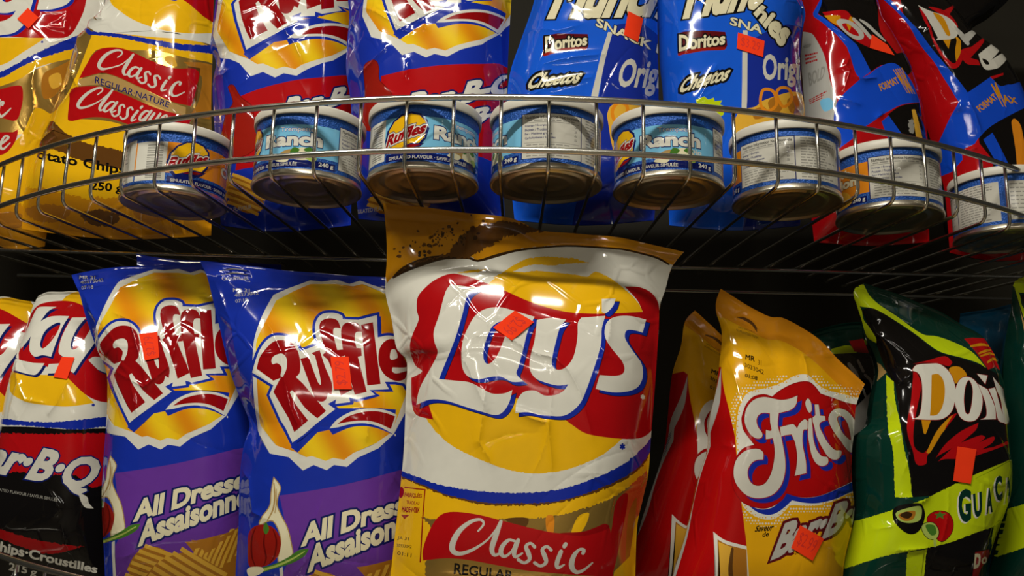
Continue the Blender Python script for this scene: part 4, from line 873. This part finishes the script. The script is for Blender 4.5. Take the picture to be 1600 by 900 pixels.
def basket(name, label, zt, tilt, back, rods, ext=0.86):
    """zt = height of the top rail in front, tilt = rise of the shelf per mm of depth"""
    Z = lambda xy, dz: zt+dz+tilt*(xy[..., 1]-(YC-RR))
    e = thing(name, (XC, YC-RR, float(zt-56)), label, 'wire basket')
    ph = np.linspace(-ext, ext, 90)
    for nm, dz, r in (('top_rail', 0, 2.3), ('middle_rail', -40, 2.3)):
        xy = arc(ph, RR); V, F = sweep(np.c_[xy, Z(xy, dz)], r, 10); mesh_obj(nm, V, F, CHROME, e)
    n = int(ext*RR/34.5)
    for i in range(-n, n+1):
        p = 0.018+i*34.5/RR
        if abs(p) > ext: continue
        xy = arc(np.array(p), RR-3.6); dirn = np.array([-math.sin(p*0.5), math.cos(p*0.5)])
        pts = [np.r_[xy, Z(xy, 0.5)], np.r_[xy, Z(xy, -20)], np.r_[xy, Z(xy, -46)]]
        for a in (0.5, 1.0, 1.57):
            q = xy+dirn*7*(1-math.cos(a)); pts.append(np.r_[q, Z(q, -46-7*math.sin(a))])
        for L in (30, 120, 220, max(230, (back-xy[1])/dirn[1])):
            q = xy+dirn*L; pts.append(np.r_[q, Z(q, -53)])
        V, F = sweep(pts, 1.45, 8); mesh_obj('wire', V, F, CHROME, e)
    for (x0, y0, x1, y1, dz) in rods:
        a = np.array([x0, y0]); b = np.array([x1, y1]); V, F = sweep([np.r_[a, Z(a, dz)], np.r_[(a+b)/2, Z((a+b)/2, dz)], np.r_[b, Z(b, dz)]], 1.9, 8)
        mesh_obj('cross_rod', V, F, CHROME, e)
    return e
basket('wire_basket', 'chrome wire basket with curved double rail holding the dip cans', 290.0, 0.0, 960, [(-520, 905, 560, 935, -57), (-520, 1010, 560, 1030, -57)])
basket('wire_basket', 'lower chrome wire basket, its rail crossing the bottom left corner', -71.0, 0.27, 960, [(-480, 905, 480, 905, -57)])

# ---------------------------------------------------------------- dip cans
RC = 42.0; ZF = 238.6
def lathe(prof, c, n=48):
    V = []; F = []
    for (r, zz) in prof:
        for k in range(n): V.append((c[0]+r*math.cos(2*math.pi*k/n), c[1]+r*math.sin(2*math.pi*k/n), c[2]+zz))
    m = len(prof)
    for j in range(m-1):
        for k in range(n): F.append((j*n+k, j*n+(k+1) % n, (j+1)*n+(k+1) % n, (j+1)*n+k))
    F.append(tuple(range(n-1, -1, -1))); F.append(tuple((m-1)*n+k for k in range(n)))
    return V, F
def can_label(kind):
    """label art in (degrees, mm up the label 0..44)"""
    a = Art(); H = 44.0
    body = 'skyblue' if kind == 'ranch' else 'orange'
    R = lambda x0, x1, y0, y1: np.array([(x, y0) for x in np.arange(x0, x1, 6)]+[(x1, y0)]+[(x, y1) for x in np.arange(x1, x0, -6)]+[(x0, y1)], float)
    Q = lambda x0, x1, y0, y1: np.array([(x0, y1), (x1, y1), (x1, y0), (x0, y0)], float)
    a.add('bluesparkle', R(-60, 300, 35, H)); a.add('bluesparkle', R(-60, 300, 0, 9.5)); a.add('navy', R(-22, 108, 1.5, 7))
    # bar code
    a.add('white', R(-60, -24, 3, 35))
    rg = np.random.default_rng(2); y = 5
    while y < 32:
        h = rg.uniform(.4, 1.4); a.add('grey', R(-46, -28, y, y+h)); y += h+rg.uniform(.5, 1.1)
    # round yellow logo
    an = np.linspace(0, 2*math.pi, 29)[:-1]; k = 1+0.018*np.where(np.arange(28) % 2, 1, -1)
    def ell(cx, cy, rx, ry, s_=1.0): return np.c_[cx+rx*np.cos(an)*k*s_, cy+ry*np.sin(an)*k*s_]
    tilt = lambda L: np.c_[L[:, 0]+0.35*(L[:, 1]-22), L[:, 1]]
    a.add('navy', tilt(ell(0, 22, 23, 16.5))); a.add('yellow', tilt(ell(0, 22.5, 20.5, 14.5)))
    t_ = text('Ruffles', [np.array(p, float) for p in ((-21, 22), (21, 31), (21, 22.5), (-21, 13))], .05, .1)
    a.add('navy', *offset([l*np.array([1, 1.]) for l in t_], 1.5)); a.add('white', *offset(t_, 1.0)); a.add('darkred', *t_)
    a.add('navy', np.array([(-14, 8.6), (6, 14.5), (20, 14.5), (12, 9.5), (-2, 7.4)])); a.add('darkred', np.array([(-6, 10.5), (6, 13.4), (17, 13.4), (8, 11)]))
    if kind == 'ranch':
        words(a, 'Trempette', Q(48, 84, 28.6, 33.2), 'white', .02, 0, 'midblue', .3)
        words(a, 'Ranch', Q(29, 93, 18, 28.5), 'white', .05, 0, 'navy', .8); words(a, 'Dip', Q(80, 94, 11.5, 16.5), 'white', .02)
        for tx, m in (((45, 10, 54, 14.5, 66, 15.5, 74, 13, 70, 8.5, 52, 7.5), 'tan'), ((62, 9, 68, 16, 78, 16.5, 86, 12, 82, 8, 70, 7), 'cream'), ((60, 13, 64, 17, 70, 15, 66, 12), 'green'), ((74, 15, 80, 17.5, 84, 15, 80, 13), 'green'), ((44, 7, 50, 10, 60, 9, 56, 5.5), 'cream'), ((76, 9, 82, 11, 88, 9, 84, 6), 'palegreen')):
            L = np.array(tx, float).reshape(-1, 2); a.add(m, spl(L, [False]*len(L)))
    else:
        words(a, 'French', Q(42, 88, 27, 33), 'cream', .03); words(a, 'Onion', Q(42, 98, 17.5, 26), 'cream', .05, 0, 'brown', .5)
        L = np.array([(60, 3), (70, 15), (82, 14), (90, 6), (80, 2)], float); a.add('chip', spl(L, [False]*5))
    words(a, 'SIMULATED FLAVOUR · SAVEUR SIMULÉE', Q(-18, 68, 2.6, 5.8), 'offwhite', .02); words(a, '240 g', Q(90, 106, 2.4, 6.6), 'white', .03)
    # nutrition panels
    a.add('offwhite', R(111, 231, 3.2, 37.6)); a.add('bluesparkle', R(231, 238, 0, 44)); a.add('navy', R(111, 175, 3.2, 38)); a.add('offwhite', R(112, 174, 3.6, 37.4))
    a.add('grey', R(114, 172, 30.6, 31.1)); a.add('grey', R(114, 172, 15.2, 15.6))
    words(a, 'Nutrition Information Nutritionnelle', Q(115, 172, 33.6, 36.2), 'ink', .02); lines(a, Q(115, 171, 31.3, 33.3), 1, 'grey', 4)
    for i, s_ in enumerate(('Energy / Énergie', 'Protein / Protéines', 'Fat / Matières grasses', 'Carbohydrates / Glucides')):
        words(a, s_, Q(115, 137+3.0*i, 27.4-3.2*i, 29.6-3.2*i), 'navy', .02); words(a, str((9, 3, 6, 5)[i]), Q(166, 169, 27.4-3.2*i, 29.4-3.2*i), 'grey')
    lines(a, Q(115, 172, 4.2, 14.6), 5, 'grey', 6, .4)
    a.add('offwhite', R(177, 230, 3.2, 37.6)); lines(a, Q(179, 229, 4, 37), 15, 'grey', 7, .45)
    a.add('offwhite', R(238, 298, 3.2, 37.6)); lines(a, Q(241, 296, 4, 36), 9, 'grey', 8, .3)
    return a, body
LABELS = {k: can_label(k) for k in ('ranch', 'onion')}
proto = {}
def make_can(c, kind, rot, label):
    """rot = azimuth of the round logo, degrees to the right of the side facing the aisle"""
    e = thing('dip_can', c, label, 'can', 'dip cans in a row in the wire basket')
    if kind not in proto:
        o0 = thing('proto', (0, 0, 0), None, None)
        art, body = LABELS[kind]
        def S(u, v):
            a = (u*360-60)*math.pi/180
            return np.stack([RC*0.985*np.sin(a), -RC*0.985*np.cos(a), 5+v*44], -1)
        A = [(m, [np.c_[(l[:, 0]+60)/360, l[:, 1]/44.0] for l in ls]) for m, ls in art.L]
        lab = panel('label_sleeve', o0, S, A, body, (264, 44), (0, 1, 0, 1), 6.0, orient_to=lambda X: np.c_[X[:, 0], X[:, 1], 0*X[:, 0]])
        V, F = lathe([(41.0, 49.2), (41.8, 48.8), (43.0, 48.4), (43.3, 49.4), (43.3, 54.6), (42.4, 56.2), (40.6, 56.8), (38.6, 56.2), (30, 56.0)], (0, 0, 0)); lid = mesh_obj('lid', V, F, LIDM, o0)
        V, F = lathe([(6, 3.2), (16, 3.2), (17.5, 2.4), (19, 3.0), (26, 3.0), (28, 2.0), (30, 2.0), (31.5, 3.0), (34.5, 3.0), (36.5, 1.8), (39.2, 1.6), (40.2, 0.1), (41.4, 0.0), (42.4, .8), (42.4, 2.6), (41.6, 3.4), (41.6, 5.2), (40.8, 5.6)], (0, 0, 0)); bot = mesh_obj('steel_base', V, F, STEEL, o0)
        proto[kind] = (lab, lid, bot, o0)
    lab, lid, bot, o0 = proto[kind]
    for p in (lab, lid, bot):
        q = p.copy(); COL.objects.link(q); q.parent = e; q.location = (0, 0, 0)
    e.rotation_euler = (0, 0, math.radians(rot))
    return e
CANS = [(-278, 772, 'onion', 12, 'dip can with round logo on an orange label, leftmost in the basket'),
        (-161, 731, 'ranch', -80, 'pale blue dip can, its title at left and white nutrition panel at right'),
        (-69, 711, 'ranch', -20, 'pale blue dip can showing its round yellow logo in full'),
        (24, 707, 'ranch', -137, 'dip can showing a white nutrition table, between two pale blue title cans'),
        (118, 717, 'ranch', -58, 'pale blue dip can with its full title centred to the front'),
        (215, 741, 'onion', -164, 'dip can covered in white text panels, right of the centred title can'),
        (309, 776, 'onion', -130, 'dip can with an orange patch left of its white nutrition panel'),
        (431, 830, 'onion', -233, 'dip can with two white panels parted by a blue stripe, rightmost')]
for x, y, kind, rot, lab in CANS:
    az = math.degrees(math.atan2(x, y))          # side that faces the viewer in the aisle
    make_can((x, y, ZF), kind, rot-az, lab)
for v in proto.values():
    for o in v: bpy.data.objects.remove(o)

# ---------------------------------------------------------------- bags of the lower row
G1 = 'chip bags standing on the lower shelf'; G2 = 'chip bags standing in the upper wire basket'
Bag('potato_chip_bag', 'white and gold potato chip bag with a big red banner, front and centre', 'chip bag', G1,
    z.q('25,50 38,180 40,300 34,440 62,560 84,690 128,740 124,900 116,1120 104,1260 84,1440 66,1600 52,1760 50,2030'),
    z.q('1345,265 1292,330 1264,430 1240,500 1235,600 1225,760 1215,900 1202,1060 1190,1230 1165,1350 1140,1470 1132,1700 1130,1800 1124,2030'),
    z.q('350,85 590,115 720,172 900,185 1100,205'), z.q('300,2040 600,2045 900,2040'), 738, lean=.02, thick=40, back=34, art=cl, base='white', sealbase='gold', seal=.035, seed=3, wr=.8, creases=B5_CR, stickers=B5_ST, step=4.0)
Bag('ridged_chip_bag', 'blue ridged chip bag with purple band, touching the big white bag', 'chip bag', G1,
    [(311, 407), (323, 430), (333, 470), (345, 520), (358, 575), (372, 615), (386, 648), (390, 668), (380, 700), (374, 755), (373, 813), (368, 900), (367, 990)],
    [(662, 442), (660, 520), (656, 620), (652, 740), (650, 850), (647, 995)], [(350, 411), (430, 421), (520, 428), (600, 434)], [(500, 998)], 776, lean=.03, thick=36, art=DRESSED, base='ruffblue', sealbase='ruffblue', seed=5, wr=.7, creases=B4_CR, stickers=B4_ST)
Bag('ridged_chip_bag', 'blue ridged chip bag with purple band, beside the black and red bag', 'chip bag', G1,
    [(112, 430), (125, 461), (133, 492), (150, 542), (166, 580), (168, 620), (166, 663), (161, 727), (159, 784), (164, 900), (165, 958)],
    [(348, 412), (372, 520), (392, 620), (402, 690), (398, 780), (392, 900), (390, 962)], [(150, 422), (211, 416), (280, 413)], [(270, 966)], 806, lean=.03, thick=34, art=B3_art, base='ruffblue', seed=6, wr=.7, creases=B3_CR, stickers=B3_ST)
Bag('ridged_chip_bag', 'dark blue bag top peeking behind the bag next to the black one', 'chip bag', G1,
    [(213, 396), (216, 450), (220, 600), (222, 925)], [(440, 414), (440, 600), (440, 928)], [(260, 405), (330, 408)], [(330, 930)], 875, lean=.03, thick=26, back=20, base='navy', seed=7, wr=.8)
Bag('potato_chip_bag', 'white, red and black potato chip bag with orange sticker, lower left', 'chip bag', G1,
    [(60, 462), (50, 482), (41, 512), (30, 548), (14, 604), (3, 667), (-12, 760), (-22, 850), (-26, 922)], [(150, 462), (172, 520), (182, 620), (180, 740), (174, 860), (172, 926)], [(74, 456), (123, 456)], [(70, 930)], 850, lean=.04, yaw=-.1, xref=-390, thick=32, art=bq, base='white', seal=.03, seed=8, wr=.7, creases=B2_CR, stickers=B2_ST)
Bag('potato_chip_bag', 'red and yellow chip bag cut off by the photo edge, far lower left', 'chip bag', G1,
    [(-60, 476), (-85, 560), (-118, 667), (-136, 820), (-140, 892)], [(56, 472), (60, 560), (50, 660), (45, 800), (42, 896)], [(0, 464), (30, 468)], [(-50, 900)], 895, lean=.04, yaw=-.1, xref=-450, thick=30, back=22, art=bq.mapped(lambda L: L+np.array([-118, 10])), base='white', seal=.03, seed=9, wr=.6)
Bag('corn_chip_bag', 'yellow and red corn chip bag with red sticker on its lower front', 'chip bag', G1,
    [(1125, 452), (1117, 479), (1128, 520), (1124, 568), (1119, 610), (1109, 655), (1108, 697), (1093, 743), (1083, 788), (1070, 841), (1052, 900), (1034, 1000)],
    [(1352, 600), (1338, 632), (1334, 680), (1331, 705), (1331, 753), (1335, 793), (1331, 825), (1318, 887), (1312, 1006)], [(1153, 468), (1180, 483), (1204, 495), (1223, 496), (1249, 509), (1281, 533), (1313, 565)], [(1170, 1010)], 775, lean=.03, yaw=.12, xref=210, peak=.38, thick=36, art=FRITO, base='fritoyellow', sealbase='ochre', seal=.075, seed=10, wr=.6, creases=B7_CR, stickers=B7_ST)
Bag('corn_chip_bag', 'yellow and red corn chip bag half hidden behind its twin', 'chip bag', G1,
    [(1086, 485), (1070, 503), (1064, 541), (1050, 587), (1042, 667), (1036, 709), (1012, 783), (998, 830), (986, 890), (980, 948)],
    [(1215, 590), (1225, 700), (1220, 850), (1214, 952)], [(1110, 507), (1135, 532), (1180, 560)], [(1100, 956)], 845, lean=.03, yaw=.12, xref=180, peak=.4, thick=32, back=24, art=fritos(False).mapped(to_b6), base='fritoyellow', sealbase='ochre', seal=.06, seed=11, wr=.6)
B8L = zg.q('150,45 95,70 84,105 100,160 130,250 150,345 195,430 225,530 212,620 195,720 180,830 112,890 97,1000 100,1270 98,1350 60,1490 25,1650 10,1720 -4,2006')
Bag('tortilla_chip_bag', 'dark green and lime tortilla chip bag with orange sticker on its front', 'chip bag', G1, B8L,
    zg.q('900,470 910,540 930,600 945,700 952,830 965,1040 972,1220 920,1382 865,1532 830,1700 808,2020'), zg.q('250,75 400,130 560,205 700,280 820,350'), zg.q('400,2030'), 800, lean=.04, yaw=.14, xref=340, peak=.36, thick=36, art=gu, base='dkgreen', seal=.03, seed=12, wr=.9, creases=B8_CR, stickers=B8_ST)
Bag('tortilla_chip_bag', 'dark green and lime tortilla chip bag cut off by the right edge', 'chip bag', G1,
    [(1600, 432), (1584, 442), (1580, 480), (1570, 540), (1568, 600), (1575, 680), (1572, 760), (1560, 840), (1546, 896), (1536, 955)], [(1780, 545), (1800, 700), (1792, 962)], [(1660, 455), (1720, 495)], [(1660, 964)], 850, lean=.04, yaw=.14, xref=440, peak=.36, thick=34, back=26, art=gu_b9, base='dkgreen', seal=.03, seed=13, wr=.9)
# bags behind, seen in the gaps
bk = Art(); bk.add('lime', zg.lp('-40,415! 60,395 100,440 -40,450!')); bk.add('black', zg.lp('-80,450! 200,445! 215,700! 20,900! -80,900!')); bk.add('red', zg.lp('60,370! 150,355! 170,440! 90,430!'))
for t, w_ in (('60,500 100,560 130,640', (20, 24, 14)), ('150,560 185,600 190,660 160,690 140,640', (14, 16, 16, 14, 12)), ('110,480 140,540', (14, 16))): bk.add('palegrey', *brush(zg, t, w_))
bk.add('palegrey', zg.lp('100,740! 200,640! 190,800 90,900! 60,900!'))
Bag('tortilla_chip_bag', 'dark tortilla chip bag between the yellow corn chip bag and the green one', 'chip bag', G1, [(1262, 520), (1262, 600), (1270, 800), (1266, 930)], [(1450, 520), (1456, 700), (1444, 934)], [(1320, 505), (1390, 505)], [(1350, 936)], 885, lean=.03, thick=28, back=20, art=bk, base='dkgreen', seal=.03, seed=14)
Bag('tortilla_chip_bag', 'teal bag showing in the gap between the two green bags', 'chip bag', G1, [(1500, 490), (1496, 600), (1490, 915)], [(1600, 470), (1640, 700), (1640, 918)], [(1550, 482)], [(1570, 920)], 935, lean=.03, thick=22, back=18, base='tealblue', seal=.03, seed=15)

# ---------------------------------------------------------------- bags of the upper row
Bag('ridged_chip_bag', 'blue and red ridged chip bag above the orange dip can', 'chip bag', G2,
    [(352, -165), (340, -60), (337, 0), (332, 44), (329, 75), (338, 98), (333, 125), (333, 165), (338, 240), (345, 352)], [(556, -165), (552, -50), (549, 80), (552, 200), (548, 352)], [(450, -175)], [(440, 362)], 855, zref=350, lean=.10, thick=36, art=A3_art, base='ruffblue', seed=21, wr=.8, creases=[([(430, 20), (470, 90), (478, 122)], 2.2, 2.5), ([(390, 30), (393, 75)], 2, 2.5), ([(330, 125), (350, 118), (360, 108)], 3, 3)])
Bag('ridged_chip_bag', 'blue and red ridged chip bag left of the bright blue snack bags', 'chip bag', G2,
    [(556, -185), (546, -60), (544, 0), (546, 24), (542, 73), (541, 111), (548, 160), (552, 240), (560, 342)], [(812, -185), (804, -60), (799, 0), (795, 67), (792, 142), (790, 240), (784, 342)], [(690, -195)], [(670, 350)], 818, zref=350, lean=.10, thick=38, art=A4_art, base='ruffblue', seed=22, wr=.8, creases=[([(562, 12), (600, 28), (645, 55)], 2.2, 2.4), ([(640, 5), (655, 25), (665, 48)], 2, 2.2), ([(560, 123), (580, 100), (605, 73)], 2.4, 2.5), ([(638, 90), (634, 125)], 1.8, 2.5)])
Bag('snack_mix_bag', 'bright blue snack mix bag right of the blue and red bag', 'chip bag', G2,
    [(846, -180), (842, -60), (835, 0), (815, 60), (798, 110), (793, 150), (794, 240), (804, 344)], [(1034, -180), (1030, -60), (1027, 0), (1028, 80), (1029, 153), (1030, 240), (1022, 344)], [(940, -190)], [(910, 352)], 815, zref=350, lean=.10, thick=36, art=A5_art, base='munblue', seed=23, wr=.9, creases=A5_CR, stickers=A5_ST)
Bag('snack_mix_bag', 'bright blue snack mix bag beside the red tortilla chip bags', 'chip bag', G2,
    [(1026, -175), (1022, -60), (1024, 0), (1029, 50), (1031, 100), (1036, 150), (1040, 240), (1046, 352)], [(1226, -175), (1240, -40), (1258, 18), (1254, 45), (1250, 85), (1252, 133), (1258, 180), (1256, 260), (1250, 352)], [(1130, -185)], [(1150, 360)], 826, zref=350, lean=.10, thick=38, peak=.42, art=A6_art, base='munblue', seed=24, wr=.9, creases=A6_CR, stickers=A6_ST)
Bag('potato_chip_bag', 'gold potato chip bag with twin red script banners behind the left rails', 'chip bag', G2,
    [(200, -165), (180, -60), (166, 0), (160, 30), (139, 52), (117, 83), (94, 147), (78, 187), (58, 235), (40, 290), (34, 358)], [(352, -150), (340, -50), (334, 0), (332, 83), (330, 167), (332, 250), (330, 368)], [(270, -165)], [(180, 374)], 884, zref=350, lean=.10, yaw=-.16, xref=-350, thick=36, art=A2_art, base='foil', sealbase='gold', seed=25, wr=.9, creases=A2_CR)
Bag('potato_chip_bag', 'gold potato chip bag with orange sticker in the upper left corner', 'chip bag', G2,
    [(-130, -150), (-150, 0), (-160, 180), (-165, 385)], [(178, -150), (166, -20), (152, 60), (132, 120), (112, 190), (92, 250), (70, 385)], [(30, -165)], [(-40, 394)], 935, zref=350, lean=.10, yaw=-.16, xref=-470, thick=36, back=26, art=A1_art, base='white', sealbase='gold', seed=26, wr=.9, creases=A1_CR, stickers=A1_ST)
Bag('tortilla_chip_bag', 'red, black and blue tortilla chip bag next to the snack mix bags', 'chip bag', G2,
    [(1236, -130), (1244, -30), (1256, 22), (1254, 55), (1252, 95), (1256, 150), (1258, 200), (1262, 280), (1272, 378)], [(1362, -130), (1368, -20), (1376, 45), (1396, 74), (1420, 110), (1434, 140), (1444, 182), (1450, 260), (1452, 378)], [(1300, -135)], [(1360, 384)], 868, zref=350, lean=.10, yaw=.2, xref=300, peak=.45, thick=36, art=A7_art, base='red', seed=27, wr=.9, creases=A7_CR, stickers=A7_ST)
Bag('tortilla_chip_bag', 'red, black and blue tortilla chip bag furthest right on the upper shelf', 'chip bag', G2,
    [(1352, -110), (1356, -30), (1362, 10), (1372, 36), (1396, 80), (1416, 112), (1434, 152), (1446, 192), (1460, 240), (1476, 300), (1484, 395)], [(1432, -70), (1452, -20), (1472, 10), (1488, 25), (1503, 44), (1517, 70), (1532, 84), (1548, 95), (1564, 106), (1572, 116), (1584, 134), (1597, 161), (1607, 190), (1622, 260), (1630, 402)], [(1392, -100)], [(1555, 408)], 912, zref=350, lean=.10, yaw=.2, xref=430, peak=.45, thick=36, art=A8_art, base='red', sealbase='black', seed=28, wr=.9, creases=A8_CR)
Bag('tortilla_chip_bag', 'black bag behind the furthest right red bag, upper right corner', 'chip bag', G2,
    [(1440, -120), (1452, -20), (1466, 60), (1490, 390)], [(1640, -110), (1582, -8), (1545, 28), (1512, 56), (1530, 180), (1560, 390)], [(1540, -125)], [(1530, 396)], 985, zref=350, lean=.08, thick=20, back=16, base='black', seal=.03, seed=29)
for o in bpy.data.objects:
    if '_o' in o: del o['_o']
